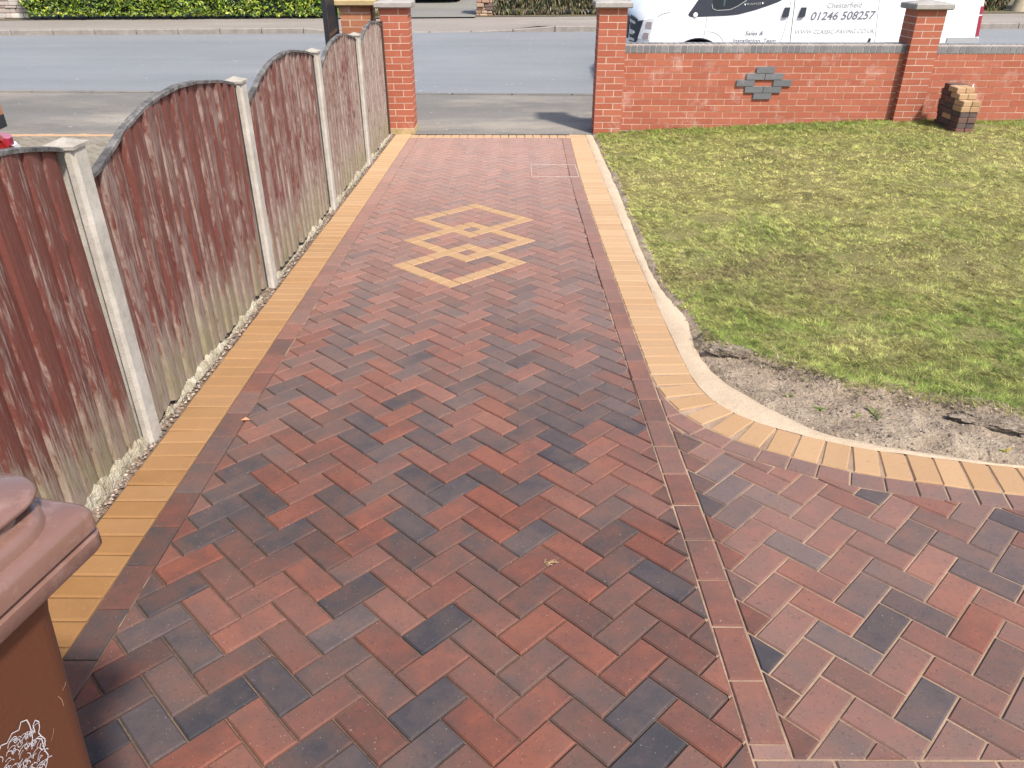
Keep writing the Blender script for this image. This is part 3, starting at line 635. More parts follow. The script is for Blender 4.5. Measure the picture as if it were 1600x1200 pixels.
for cx, cy, cz, rx, ry, rz, ro in CLODS:
    for k in range(520):
        u, v = random.uniform(-1.1, 1.1), random.uniform(-1.2, 1.1)
        if u*u+v*v > 1.25: continue
        lx, ly = u*rx, v*ry; x = cx+lx*math.cos(ro)-ly*math.sin(ro); y = cy+lx*math.sin(ro)+ly*math.cos(ro); z = cz + rz*math.sqrt(max(0, 1-u*u-v*v))*0.95
        a = random.uniform(0, 6.28); l = random.uniform(0.012, 0.035); el = random.uniform(-0.1, 0.5); w = 0.0012; ca, sa = math.cos(a), math.sin(a)
        P.append(((x-sa*w, y+ca*w, z), (x+sa*w, y-ca*w, z), (x+ca*l*math.cos(el), y+sa*l*math.cos(el), z+l*math.sin(el))))
        C.append(random.choice(((0.33, 0.28, 0.21), (0.44, 0.38, 0.30), (0.20, 0.165, 0.12), (0.30, 0.29, 0.13))))
tag(tri_mesh('grass', np.array(P), np.array(C), M['grass']), kind='stuff')

# small weeds growing in the bare bank
def weed(x, y, n, ln, label, col):
    P = []; C = []
    z = lawn_z(x, y)
    for k in range(n):
        a = random.uniform(0, 6.28); el = random.uniform(0.35, 1.2); l = ln*random.uniform(0.6, 1.2); w = l*0.09
        bx, by = x+random.gauss(0, ln*0.06), y+random.gauss(0, ln*0.06); pts = []
        for t in (0, 0.35, 0.7, 1.0):
            e = el*(1-0.6*t); ww = w*(0.5, 1, 0.8, 0.05)[int(t*3)]
            pts.append((bx+math.cos(a)*l*t*math.cos(e), by+math.sin(a)*l*t*math.cos(e), z+l*t*math.sin(e), ww))
        c = tuple(q*random.uniform(0.7, 1.3) for q in col)
        for p, q in zip(pts, pts[1:]):
            s, co = math.sin(a), math.cos(a)
            A = (p[0]-s*p[3], p[1]+co*p[3], p[2]); B = (p[0]+s*p[3], p[1]-co*p[3], p[2]); D = (q[0]-s*q[3], q[1]+co*q[3], q[2]); E = (q[0]+s*q[3], q[1]-co*q[3], q[2])
            P += [(A, B, E), (A, E, D)]; C += [c, c]
    return tag(tri_mesh('weed', np.array(P), np.array(C), M['grass']), label, 'weed', 'weeds in the bare soil bank')
weed(1.62, 2.94, 16, 0.060, 'largest green grassy weed, grey-green blades in the middle of the bare soil bank', (0.15, 0.17, 0.07))
weed(1.40, 3.02, 9, 0.035, 'bright green low weed left of the largest weed on the soil bank', (0.16, 0.24, 0.03))
weed(1.28, 3.10, 7, 0.030, 'tiny green weed just below the upturned turf clod', (0.12, 0.19, 0.03))
weed(2.02, 2.62, 6, 0.035, 'tiny yellow-flowered weed close to the buff blocks at the right', (0.36, 0.34, 0.03))
weed(1.53, 2.93, 7, 0.035, 'small yellowish weed touching the foot of the largest weed', (0.22, 0.27, 0.04))
# stones and crumbs of earth on the bank (one thing nobody would count)
mb = MB()
def pebble(x, y, z, r, c, m=0):
    vs = []; n = 6
    for lv, (h, q) in enumerate(((-0.5, 0.6), (0.15, 1.0), (0.65, 0.55))):
        for k in range(n):
            t = 6.283*k/n + lv*0.4; rr = r*q*random.uniform(0.75, 1.2)
            vs.append((x+math.cos(t)*rr, y+math.sin(t)*rr, z+h*r*0.8))
    fs = [tuple(range(2*n, 3*n))] + [(l*n+k, l*n+(k+1) % n, (l+1)*n+(k+1) % n, (l+1)*n+k) for l in range(2) for k in range(n)]
    mb.add(vs, fs, c, m)
for k in range(2600):
    x = random.uniform(0.95, 2.9); y = random.uniform(2.4, 3.7); g = grass_depth(x, y)
    if g > 0.03: continue
    kk = int(np.argmin(np.hypot(HOX[:, 0]-x, HOX[:, 1]-y))); kk = min(max(kk, 1), len(ho)-2)
    d = (ho[kk+1]-ho[kk-1]).normalized()
    if (x-ho[kk].x)*(-d.y) + (y-ho[kk].y)*d.x < 0.012: continue
    s = random.uniform(0.6, 1.25); dark = random.random()
    c = (0.14*s, 0.095*s, 0.07*s, 1) if dark < 0.45 else (0.40*s, 0.31*s, 0.23*s, 1)
    pebble(x, y, lawn_z(x, y)+0.001, random.choice((0.003, 0.004, 0.005, 0.007, 0.010 if random.random() < 0.3 else 0.004)), c)
def mat_attr(name, rough=0.9, var=0.5, scale=30, bump=0.5, spec=0.2, bscale=90):
    n = N(name); a = n.attr(); f = n.noise(scale, 4, 0.65)
    c = n.mix(f, n.mix(var, a.outputs['Color'], (0.02, 0.015, 0.01)), n.mix(var*0.35, a.outputs['Color'], (0.8, 0.75, 0.7)))
    n.bump(n.noise(bscale, 3), bump, 0.006); return n.done(c, rough, spec=spec)
M['crumb'] = mat_attr('earth_crumb')
tag(mb.build('soil_crumbs', M['crumb']), kind='stuff')
# gravel crumbs along the fence
mb = MB()
for k in range(5200):
    y = 1.0 + 9.0*random.random()**1.5; x = random.uniform(-1.60, XY-0.002); s = random.uniform(0.5, 1.3)
    c = random.choice(((0.16, 0.11, 0.08), (0.30, 0.23, 0.17), (0.44, 0.36, 0.28), (0.09, 0.06, 0.05)))
    pebble(x, y, zd(y)+0.003, random.uniform(0.003, 0.008), (c[0]*s, c[1]*s, c[2]*s, 1))
tag(mb.build('gravel', M['crumb']), kind='stuff')
# upturned clod of turf at the corner of the lawn
def lump(name, cx, cy, cz, rx, ry, rz, mat, seed, rot=0.0, amp=0.3, sub=5):
    bm = bmesh.new(); bmesh.ops.create_icosphere(bm, subdivisions=sub, radius=1.0)
    for v in bm.verts:
        k = 1 + amp*fbm(v.co.x*1.3+v.co.z, v.co.y*1.3, 1.4, seed) + amp*0.35*fbm(v.co.x, v.co.y+v.co.z, 6, seed) + amp*0.3*fbm(v.co.x*1.0+v.co.z, v.co.y+0.7*v.co.z, 11, seed)
        p = v.co*k; x, y = p.x*rx, p.y*ry
        v.co = Vector((cx + x*math.cos(rot)-y*math.sin(rot), cy + x*math.sin(rot)+y*math.cos(rot), cz + p.z*rz))
    me = bpy.data.meshes.new(name); bm.to_mesh(me); bm.free(); me.materials.append(mat)
    me.polygons.foreach_set('use_smooth', [True]*len(me.polygons)); o = bpy.data.objects.new(name, me); COL.objects.link(o); return o
M['clod'] = mat_ground('dry_turf_clod', [(0.13, 0.10, 0.075), (0.25, 0.20, 0.155), (0.36, 0.30, 0.24)], 16, 70, 1.0, bd=0.02)
tag(lump('turf_clod', 1.13, 3.53, -0.082, 0.125, 0.045, 0.024, M['clod'], 4.2, -0.25, 0.36), 'grey dried clod of turf upturned at the corner of the lawn beside the sandy concrete', 'clod', 'lumps of dry turf')
tag(lump('turf_clod', 1.36, 3.37, -0.090, 0.12, 0.04, 0.016, M['clod'], 8.2, -0.45, 0.36), 'pale flat clod of turf along the lawn edge, right of the corner clod', 'clod', 'lumps of dry turf')
tag(lump('turf_clod', 2.14, 2.86, -0.084, 0.20, 0.055, 0.022, M['clod'], 12.7, -0.3, 0.36), 'long dark grey clod of turf farthest right on the bank below the grass', 'clod', 'lumps of dry turf')

# ------------------------------------------------------------------ brickwork
def mat_brick(name, lo, hi, stain=0.5):
    n = N(name); a = n.attr(); s = n.sep(a.outputs['Color'])
    c = n.mix(s[0], lo, hi); c = n.mix(n.math('MULTIPLY', n.noise(22, 4, 0.6), 0.5), c, tuple(x*0.62 for x in lo))
    st = n.noise(3.2, 5, 0.7); c = n.mix(n.math('MULTIPLY', n.ramp(st, [(0.56, 0.0), (0.76, 1.0)]), stain), c, (0.62, 0.50, 0.45))
    c = n.mix(n.ramp(n.noise(120, 2), [(0.64, 0), (0.76, 0.4)]), c, (0.55, 0.36, 0.28))
    n.bump(n.noise(140, 3), 0.35, 0.003); return n.done(c, 0.85, spec=0.25)
M['brick'] = mat_brick('red_facing_brick', (0.355, 0.105, 0.062), (0.43, 0.142, 0.086))
M['mortar'] = mat_ground('pale_mortar', [(0.44, 0.32, 0.24), (0.55, 0.42, 0.33), (0.66, 0.53, 0.43)], 7, 120, 0.3)
M['blue_brick'] = mat_brick('blue_engineering_brick', (0.135, 0.14, 0.15), (0.19, 0.195, 0.205), 0.25)
M['coping'] = mat_brick('weathered_blue_coping_brick', (0.155, 0.158, 0.17), (0.235, 0.238, 0.25), 0.4)
M['buff_brick'] = mat_brick('sandy_orange_brick', (0.34, 0.135, 0.07), (0.46, 0.20, 0.105))
M['cap'] = mat_ground('weathered_concrete', [(0.20, 0.185, 0.17), (0.31, 0.29, 0.27), (0.40, 0.375, 0.35)], 6, 120, 0.5)
M['sandstone'] = mat_ground('mossy_sandstone', [(0.20, 0.165, 0.06), (0.38, 0.29, 0.15), (0.48, 0.38, 0.22)], 6, 100, 0.5)
CRS = 0.0752
def bcol(): return (random.random(), random.random(), random.random(), 1)
def pillar(name, label, cx, cy, w, z0, ncr, mat=M['brick'], capmat=M['cap'], cap_w=None, plinth=True):
    """pinwheel brick pillar, pyramid-topped cap"""
    t = empty(name, (cx, cy, z0)); tag(t, label, 'gate pillar'); h = w/2
    mb = MB()
    for k in range(ncr):
        a, b = z0*0 + k*CRS + 0.005, (k+1)*CRS - 0.005; L_ = w-0.103-0.010; j = random.uniform(-0.001, 0.001)
        R = [(-h, -h+L_, -h, -h+0.103), (-h+L_+0.010, h, -h, -h+L_), (h-L_, h, h-0.103, h), (-h, -h+0.103, h-L_, h)]
        if k % 2: R = [(-c1, -c0, y0, y1) for c0, c1, y0, y1 in R]
        for x0, x1, y0, y1 in R:
            q = random.uniform(-0.0015, 0.0015); mb.box(x0+q, x1+q, y0+j, y1+j, a, b, bcol())
    mb.build('brickwork', mat, t)
    m2 = MB(); m2.box(-h+0.0025, h-0.0025, -h+0.0025, h-0.0025, -0.2, ncr*CRS, m=0); m2.build('mortar_joints', M['mortar'], t)
    cw = (cap_w or w+0.105)/2; zt = ncr*CRS; mc = MB()
    q = 0.012
    mc.add([(-cw+q,-cw+q,zt), (cw-q,-cw+q,zt), (cw-q,cw-q,zt), (-cw+q,cw-q,zt), (-cw,-cw,zt+q), (cw,-cw,zt+q), (cw,cw,zt+q), (-cw,cw,zt+q),
            (-cw,-cw,zt+0.055), (cw,-cw,zt+0.055), (cw,cw,zt+0.055), (-cw,cw,zt+0.055), (-cw+0.01,-cw+0.01,zt+0.066), (cw-0.01,-cw+0.01,zt+0.066), (cw-0.01,cw-0.01,zt+0.066), (-cw+0.01,cw-0.01,zt+0.066), (0,0,zt+0.105)],
           [(3,2,1,0)] + [(r+k, r+(k+1) % 4, r+4+(k+1) % 4, r+4+k) for r in (0, 4, 8) for k in range(4)] + [(12+k, 12+(k+1) % 4, 16) for k in range(4)])
    mc.build('cap', capmat, t); return t
PL = pillar('gate_pillar', 'red brick gate pillar with grey concrete cap at the end of the wooden fence', -1.4155, 10.10, 0.328, -0.302, 19)
PR = pillar('gate_pillar', 'red brick gate pillar with grey cap on the right of the driveway entrance, in front of the white van nose', 1.153, 10.11, 0.330, -0.302, 19)
PM = pillar('wall_pillar', 'red brick pillar rising through the garden wall beside the leftover block stack', 4.865, 10.11, 0.334, -0.32, 19)
mb = MB(); mb.box(-0.168, 0.168, -0.168, 0.168, -0.15, 0.068); pl = mb.build('plinth', M['sandstone'], PL)
def wall(name, label, x0, x1, yf, yb, z0, ncr, deco=None, phase=0.0):
    t = empty(name, ((x0+x1)/2, (yf+yb)/2, z0)); tag(t, label, 'brick wall'); ox, oy = (x0+x1)/2, (yf+yb)/2
    mb = MB(); md = MB(); top = ncr*CRS
    def isdeco(xc, r):
        if not deco: return False
        k = r - deco[1]; d = abs(xc - deco[0])
        return (k in (-2, 2) and d < 0.05) or (k in (-1, 1) and d < 0.20) or (k == 0 and 0.15 < d < 0.30)
    for r in range(ncr):
        x = x0 - random.uniform(0, 0.002) + (-0.1125 if r % 2 else 0) - phase
        while x < x1:
            a, b = max(x, x0)+0.0036, min(x+0.225, x1)-0.0036
            if b-a > 0.02:
                j = random.uniform(-0.0015, 0.0015); dz = random.uniform(-0.001, 0.001)
                if isdeco((a+b)/2, r): md.box(a-ox, b-ox, yf-0.022-oy, yf+0.09-oy, r*CRS+0.003, (r+1)*CRS-0.003, bcol())
                else: mb.box(a-ox, b-ox, yf+j-oy, yf+0.1-oy, r*CRS+0.0036+dz, (r+1)*CRS-0.0036+dz, bcol())
                mb.box(a-ox, b-ox, yb-0.1-oy, yb-j-oy, r*CRS+0.0045, (r+1)*CRS-0.0045, bcol())
            x += 0.225
    mb.build('brickwork', M['brick'], t)
    if md.v: tag(md.build('brick_diamond', M['blue_brick'], t), 'diamond of dark blue-grey bricks standing proud of the wall')
    mm = MB(); mm.box(x0-ox, x1-ox, yf+0.0025-oy, yb-0.0025-oy, -0.25, top+0.001); mm.build('mortar_joints', M['mortar'], t)
    mc = MB(); mj = MB(); x = x0+0.004
    while x < x1-0.03:
        w = min(0.0665, x1-x); a, b = x-ox, x+w-ox; f, k = yf-0.006-oy, yb+0.006-oy; z1 = top+0.102; rr = 0.026
        prof = [(f, top+0.006), (f, z1-rr), (f+rr*0.3, z1-rr*0.3), (f+rr, z1), (k-rr, z1), (k-rr*0.3, z1-rr*0.3), (k, z1-rr), (k, top+0.006)]
        n = len(prof); vs = [(a, p, q) for p, q in prof] + [(b, p, q) for p, q in prof]
        mc.add(vs, [tuple(range(n)), tuple(reversed(range(n, 2*n)))] + [(i, i+n, (i+1) % n + n, (i+1) % n) for i in range(n)], bcol())
        x += 0.0755
    cp = mc.build('coping', M['coping'], t)
    mj.box(x0-ox, x1-ox, yf-0.001-oy, yb+0.001-oy, top+0.002, top+0.095); mj.build('coping_mortar', M['mortar'], cp)
    return t
wall('garden_wall', 'red brick garden wall with a dark brick diamond, between the gate pillar and the block stack pillar', 1.32, 4.696, 10.03, 10.24, -0.268, 12, (3.052, 7), 0.07)
W2 = wall('garden_wall', 'plain stretch of red brick garden wall behind the leftover block stack, running off to the right', 5.034, 9.6, 10.03, 10.24, -0.276, 12, None, 0.03)

mb = MB(); ox, oy, oz = W2.location
for pts in ([(5.575, 0.15), (5.645, 0.158), (5.658, 0.215), (5.632, 0.245), (5.628, 0.285), (5.612, 0.285), (5.605, 0.24), (5.582, 0.20)],):
    mb.prism([(a-ox, b-oz) for a, b in pts], 10.026-oy, 10.04-oy)
mb.build('mortar_splash', plain('white_mortar_splash', (0.66, 0.60, 0.56), 0.9, var=0.2, scale=40), W2)
# ------------------------------------------------------------------ fence
def mat_boards():
    n = N('faded_red_fence_boards'); a = n.attr(); s = n.sep(a.outputs['Color']); al = a.outputs['Alpha']
    off = n.n('CombineXYZ'); n.l(n.math('MULTIPLY', s[1], 40.0), off.inputs[2]); n.l(n.math('MULTIPLY', s[1], 23.0), off.inputs[1])
    def st(q): return n.vmath('ADD', n.stretch(q), off.outputs[0])
    grain = n.noise(1.0, 5, 0.7, st((0.0, 55.0, 1.6)), 0.15)          # long streaks along the grain
    flake = n.noise(1.0, 5, 0.72, st((0.0, 95.0, 9.0)), 0.3)          # short flakes of paint
    patch = n.noise(1.0, 5, 0.68, st((0.0, 7.0, 2.2)), 0.5)           # blotches
    red = n.mix(grain, (0.085, 0.024, 0.018), (0.19, 0.058, 0.044)); red = n.mix(n.math('MULTIPLY', patch, 0.45), red, (0.135, 0.062, 0.052))
    pale = n.mix(flake, (0.20, 0.155, 0.13), (0.46, 0.41, 0.36))
    w = n.math('ADD', n.math('MULTIPLY', grain, 0.50), n.math('ADD', n.math('MULTIPLY', flake, 0.95), n.math('MULTIPLY', patch, 0.80)))
    w = n.math('ADD', w, n.math('ADD', n.math('MULTIPLY', s[2], 0.34), n.math('MULTIPLY', al, 0.40)))
    k = n.ramp(n.math('MULTIPLY', w, 0.5), [(0.63, 0.0), (0.70, 0.45), (0.82, 0.80)])
    c = n.mix(k, red, pale)
    moss = n.math('MULTIPLY', n.ramp(s[2], [(0.16, 0.0), (0.75, 1.0)]), n.ramp(patch, [(0.38, 0.05), (0.58, 0.85)]))
    c = n.mix(moss, c, n.mix(flake, (0.080, 0.066, 0.030), (0.33, 0.29, 0.175)))
    c = n.mix(n.ramp(flake, [(0.30, 0.75), (0.41, 0.0)]), c, (0.030, 0.012, 0.010))
    kn = n.vor(1.0, st((0.0, 9, 2.4))); c = n.mix(n.ramp(kn, [(0.05, 0.65), (0.10, 0.0)]), c, (0.05, 0.02, 0.015))
    n.bump(n.math('ADD', flake, n.math('MULTIPLY', grain, 1.2)), 0.8, 0.005); return n.done(c, n.ramp(k, [(0, 0.55), (1, 0.85)]), spec=0.35)
M['boards'] = mat_boards()
def mat_post():
    n = N('fence_post_concrete'); f = n.noise(9, 5, 0.65); c = n.ramp(f, [(0.3, (0.30, 0.275, 0.24)), (0.7, (0.50, 0.47, 0.42))])
    g = n.noise(150, 3); c = n.mix(n.ramp(g, [(0.58, 0), (0.72, 0.5)]), c, (0.2, 0.18, 0.16)); c = n.mix(n.ramp(n.noise(3, 4), [(0.55, 0), (0.75, 0.5)]), c, (0.34, 0.29, 0.19))
    n.bump(g, 0.4, 0.003); return n.done(c, 0.9, spec=0.2)
M['post'] = mat_post(); M['post_cap'] = mat_ground('weathered_post_cap', [(0.22, 0.195, 0.16), (0.32, 0.295, 0.255), (0.42, 0.39, 0.345)], 12, 120, 0.5)
M['grey_wood'] = mat_ground('weathered_grey_timber', [(0.035, 0.033, 0.034), (0.10, 0.096, 0.095), (0.27, 0.26, 0.245)], 11, 80, 0.7)
PY = [0.90, 2.72, 4.545, 6.40, 8.16, 9.83]; PH = [1.20, 1.205, 1.212, 1.222, 1.235]
XF = -1.555                                    # face of the boards
HT = [(0, 1.075), (0.05, 1.09), (0.1, 1.12), (0.15, 1.152), (0.22, 1.197), (0.33, 1.244), (0.43, 1.268), (0.55, 1.283), (0.68, 1.277), (0.86, 1.247), (0.96, 1.218), (1.0, 1.20)]
def htop(t): return interp(t, [p[0] for p in HT], [p[1] for p in HT])
FENCE_LABEL = ['dark red fence panel behind the brown bin, cut by the left edge of the view', 'arched fence panel between the two posts nearest the bin, red with mossy pale foot',
               'arched red fence panel, third from the bin, with a pale patch near its top', 'narrow-looking faded pinkish fence panel, second from the road', 'palest flaking arched fence panel, beside the dark timber post and brick pillar']
POST_LABEL = ['concrete fence post standing beside the brown bin, its foot in view', 'concrete fence post second from the bin', 'concrete fence post third from the bin, in the middle of the fence',
              'concrete fence post nearest the brick gate pillar']
FENCE = tag(empty('wooden_fence', (XF, 2.72, zd(2.72))), 'weathered dark red arched-panel fence with concrete posts along the left of the drive', 'fence')
for k in range(5):
    y0, y1 = PY[k]+0.048, PY[k+1]-0.048
    if k == 0: y0 -= 0.0
    oy, oz = (y0+y1)/2, zd((y0+y1)/2); t = empty('fence_panel', (0, oy-FENCE.location.y, oz-FENCE.location.z)); t.parent = FENCE; tag(t, FENCE_LABEL[k]); mb = MB(); y = y0; lift = 0.03 if k == 4 else 0.0
    wear = (0.24, 0.34, 0.52, 0.82, 1.1)[k]
    while y < y1-0.02:
        w = random.uniform(0.098, 0.122)*0.98; e = min(y+w, y1); rnd = random.random(); bw = max(0, min(1.1, wear+random.gauss(0, 0.13)))
        n = 12; vs = []; cs = []
        slope = (zd(y)-oz); sk = random.gauss(0, 0.0012); cup = random.uniform(0.001, 0.004)
        for r in range(n+1):
            for (yy, th) in ((y-0.006, -0.010), (y+0.0005, 0.0150), (y+(e-y)*0.25, 0.0150+cup*0.6), (y+(e-y)*0.7, 0.008+cup), (e-0.003, 0.0025)):
                ty = min(max((yy-y0)/(y1-y0), 0), 1); zt = htop(ty)+lift; q = r/n; zb = 0.03; zz = zb + (zt-zb)*q
                foot = max(0, 1-q/0.42)**1.3
                vs.append((th + sk*(q-0.5)*8 + 0.002*math.sin(q*5+rnd*9), min(yy, y1)-oy, zz+zd(yy)-oz)); cs.append((random.random()*0.0+bw, rnd, min(1, foot), bw))
        base = len(mb.v); mb.v += vs; mb.c += cs
        for r in range(n):
            for q in range(4):
                a = base+r*5+q; mb.f.append((a, a+1, a+6, a+5)); mb.m.append(0)
        # back and top
        bk = [(-0.012, p[1], p[2]) for p in (vs[0], vs[4], vs[n*5], vs[n*5+4])]
        mb.add(bk, [(1, 0, 2, 3)], cs[0]); b2 = len(mb.v)-4
        mb.f.append((base+n*5, base+n*5+1, base+n*5+2, base+n*5+3, base+n*5+4, b2+3, b2+2)); mb.m.append(0)
        y = e
    mb.build('boards', M['boards'], t, fix=False)
    # arched capping strip
    mc = MB(); vs = []; n = 40
    for i in range(n+1):
        ty = i/n; yy = y0 + (y1-y0)*ty; zt = htop(ty)+lift + zd(yy) - oz
        for dx, dz in ((0.022, -0.004), (0.022, 0.009), (0.018, 0.012), (-0.006, 0.012), (-0.010, 0.009), (-0.010, -0.004)):
            vs.append((dx+random.gauss(0, 0.0006), yy-oy, zt+dz))
    fs = [(i*6+q, i*6+(q+1) % 6, (i+1)*6+(q+1) % 6, (i+1)*6+q) for i in range(n) for q in range(6)] + [tuple(range(6)), tuple(range(n*6, n*6+6))]
    mc.add(vs, fs); mc.build('capping', M['grey_wood'], t)
    mg = MB()
    for zz in (0.22, 0.62, 1.0): mg.box(-0.05, -0.013, y0-oy+0.004, y1-oy-0.004, zz, zz+0.035)
    mg.build('rail', M['grey_wood'], t)
for k in range(1, 5):
    y = PY[k]; h = PH[k]; t = tag(empty('fence_post', (-1.557-XF, y-FENCE.location.y, zd(y)-FENCE.location.z)), POST_LABEL[k-1]); t.parent = FENCE; mb = MB()
    a, b, s = 0.050, 0.050, 0.013
    # H-section seen from the drive: bevelled front, slots at the sides
    ring = [(a, -b+s), (a, b-s), (a-s, b), (0.016, b), (0.016, b-0.028), (-0.022, b-0.028), (-0.022, b), (-a, b), (-a, -b), (-0.022, -b), (-0.022, -b+0.028), (0.016, -b+0.028), (0.016, -b), (a-s, -b)]
    n = len(ring); zz = [-0.3, h-0.0]
    vs = [(p, q, z) for z in zz for p, q in ring]
    mb.add(vs, [tuple(range(n, 2*n))] + [(i, (i+1) % n, (i+1) % n + n, i+n) for i in range(n)])
    mb.build('shaft', M['post'], t)
    mc = MB(); c = 0.056; mc.add([(-c,-c,h+0.001),(c,-c,h+0.001),(c,c,h+0.001),(-c,c,h+0.001),(-c,-c,h+0.012),(c,-c,h+0.012),(c,c,h+0.012),(-c,c,h+0.012),(0,0,h+0.034)],
        [(3,2,1,0),(0,1,5,4),(1,2,6,5),(2,3,7,6),(3,0,4,7),(4,5,8),(5,6,8),(6,7,8),(7,4,8)]); mc.build('cap', M['post_cap'], t)
# crumbling white mortar along the foot of the panels
M['lime'] = mat_ground('crumbling_pale_mortar', [(0.20, 0.165, 0.10), (0.36, 0.32, 0.235), (0.50, 0.465, 0.39)], 14, 60, 1.0, bd=0.015)
mb = MB(); n = 700
vs = []
for i in range(n+1):
    y = 1.2 + 8.75*i/n; f = fbm(y, 0.0, 2.2, 4.0); g = fbm(y, 3.0, 9.0, 7.0); far = min(1, max(0, (y-2.6)/1.5))
    hh = max(0.008, 0.028 + 0.038*f + 0.028*g + (0.03 if y < 2.6 else 0)) if (y < 2.65 or f > -0.25) else 0.006; ww = max(0.006, 0.016 + 0.016*f + 0.010*g)
    if any(abs(y-p) < 0.055 for p in PY): hh, ww = 0.006, 0.006
    for a, b in ((1.0, -0.02), (0.95, 0.35), (0.55, 0.8), (0.2, 1.0), (-0.3, 1.0)):
        vs.append((XF+0.012+ww*a+random.gauss(0, 0.0025), y, zd(y)+hh*b+random.gauss(0, 0.003)))
mb.add(vs, [(i*5+k, i*5+k+1, (i+1)*5+k+1, (i+1)*5+k) for i in range(n) for k in range(4)])
tag(mb.build('mortar_fillet', M['lime'], smooth=50, fix=False), 'crumbling white mortar fillet along the foot of the wooden fence', 'mortar')
# dark timber post squeezed between the fence and the brick pillar
mb = MB(); mb.box(-0.035, 0.030, -0.03, 0.03, -0.3, 1.285); mb.box(-0.037, 0.032, -0.033, 0.033, 1.285, 1.292)
o = mb.build('timber_post', plain('dark_stained_timber', (0.045, 0.028, 0.02), 0.8, var=0.4, scale=30, bump=0.4)); o.location = (-1.572, 9.845, zd(10)); tag(o, 'dark brown timber post between the last fence panel and the brick gate pillar', 'post')
# ------------------------------------------------------------------ leftover blocks stacked by the wall
M['block_buff'] = M['yellow']; M['block_red'] = M['paver']
def loose_block(mat, c, x, y, z, rz, label, group, dims=(0.1, 0.2, 0.058)):
    mb = MB(); a, b, h = dims; mb.box(-a/2, a/2, -b/2, b/2, 0, h, c, b=0.005)
    o = mb.build('paving_block', mat); o.location = (x, y, z); o.rotation_euler = (0, 0, rz); tag(o, label, 'paving block', group); return o
GB = 'leftover paving blocks stacked by the garden wall'
SX, SZ = 5.085, z_base(5.1, 9.3) + 0.012
ROWS = [ (0, 'red', 'lowest red paving block at the front of the stack, half sunk in the grass'),
         (1, 'dark', 'grey charcoal paving block on the second layer at the front of the stack'),
         (2, 'mixed', 'red-brown paving block on the third layer at the front of the stack'),
         (3, 'dark', 'charcoal paving block directly under the buff blocks at the front of the stack'),
         (4, 'buff', 'lower of the buff paving blocks at the front of the stack'),
         (5, 'buff', 'upper buff paving block at the front of the stack, with sunlit top') ]
def bc(kind):
    if kind == 'buff': return (random.random()*0.4, random.random(), random.uniform(0.5, 0.9), 1)
    return ({'red': 0.28, 'dark': 0.84, 'mixed': 0.5}[kind] + random.uniform(-0.1, 0.1), random.random(), 0.2, 1)
for lay, kind, lab in ROWS:
    off = (0.0, 0.004, 0.002, 0.004, 0.0, 0.009)[lay]
    for i in (0, 1):
        x = SX + off + 0.052 + 0.103*i
        loose_block(M['yellow'] if kind == 'buff' else M['paver'], bc(kind), x, 9.285 + random.uniform(-0.006, 0.006), SZ + lay*0.0595, random.gauss(0, 0.015), ('left ' if i == 0 else 'right ') + lab, GB)
for lay in range(8):
    kind = 'buff' if lay >= 6 else ('dark', 'dark', 'buff', 'dark', 'dark', 'mixed')[lay]
    yb = 9.395 if lay == 6 else 9.475 if lay == 7 else 9.495
    if lay == 6: yb = 9.40
    off = (0.01, 0.0, 0.012, 0.0, 0.006, 0.0, 0.004, 0.0)[lay]
    for i in (0, 1):
        if lay < 6 and i == 1 and False: continue
        x = SX + off + 0.052 + 0.103*i
        nm = {6: 'buff paving block on the second layer from the top, set back from the front', 7: 'topmost buff paving block, set farthest back'}.get(lay)
        side = 'left ' if i == 0 else 'right '
        loose_block(M['yellow'] if kind == 'buff' else M['paver'], bc(kind), x, yb, SZ + lay*0.0595 + 0.0004, random.gauss(0, 0.02),
                    side + nm if nm else ('%s %s paving block in the shaded middle of the stack, layer %s up' % (side.strip(), {'dark': 'charcoal', 'buff': 'buff', 'mixed': 'red-brown'}[kind], ('one', 'two', 'three', 'four', 'five', 'six')[lay])), GB)
for lay in range(8):
    kind = 'red' if lay > 3 else 'dark'
    for i in (0, 1):
        x = SX + 0.045 + random.uniform(-0.012, 0.012) + 0.052 + 0.103*i
        loose_block(M['paver'], bc('mixed' if kind == 'red' else 'dark'), x, 9.70 + (-0.012 if lay == 7 else 0), SZ + lay*0.0595 + 0.0002, random.gauss(0, 0.03),
                    ('dark red' if kind == 'red' else 'charcoal') + ' paving block at the back of the stack, %s column, layer %s up' % ('left' if i == 0 else 'right', ('one', 'two', 'three', 'four', 'five', 'six', 'seven', 'eight')[lay]), GB)

# ------------------------------------------------------------------ inspection cover set in the drive
t = tag(empty('manhole_cover', ((MH[0]+MH[1])/2, (MH[2]+MH[3])/2, zd(7.87))), 'recessed inspection cover paved with red blocks and framed by a thin pale metal edge', 'manhole cover')
mb = MB(); hx, hy = (MH[1]-MH[0])/2, (MH[3]-MH[2])/2
def zloc(yy): return zd(yy+t.location.y) - t.location.z
for (x0, x1, y0, y1) in ((-hx, hx, -hy, -hy+0.012), (-hx, hx, hy-0.010, hy), (-hx, -hx+0.008, -hy+0.012, hy-0.010), (hx-0.008, hx, -hy+0.012, hy-0.010)):
    vs = [(x, y, zloc(y)+dz) for dz in (-0.02, 0.0035) for x, y in ((x0, y0), (x1, y0), (x1, y1), (x0, y1))]
    mb.add(vs, [(4,5,6,7), (0,1,5,4), (1,2,6,5), (2,3,7,6), (3,0,4,7)])
M['galv'] = plain('dull_galvanised_steel', (0.42, 0.34, 0.30), 0.7, 0.1, var=0.5, scale=14)
mb.build('frame', M['galv'], t)

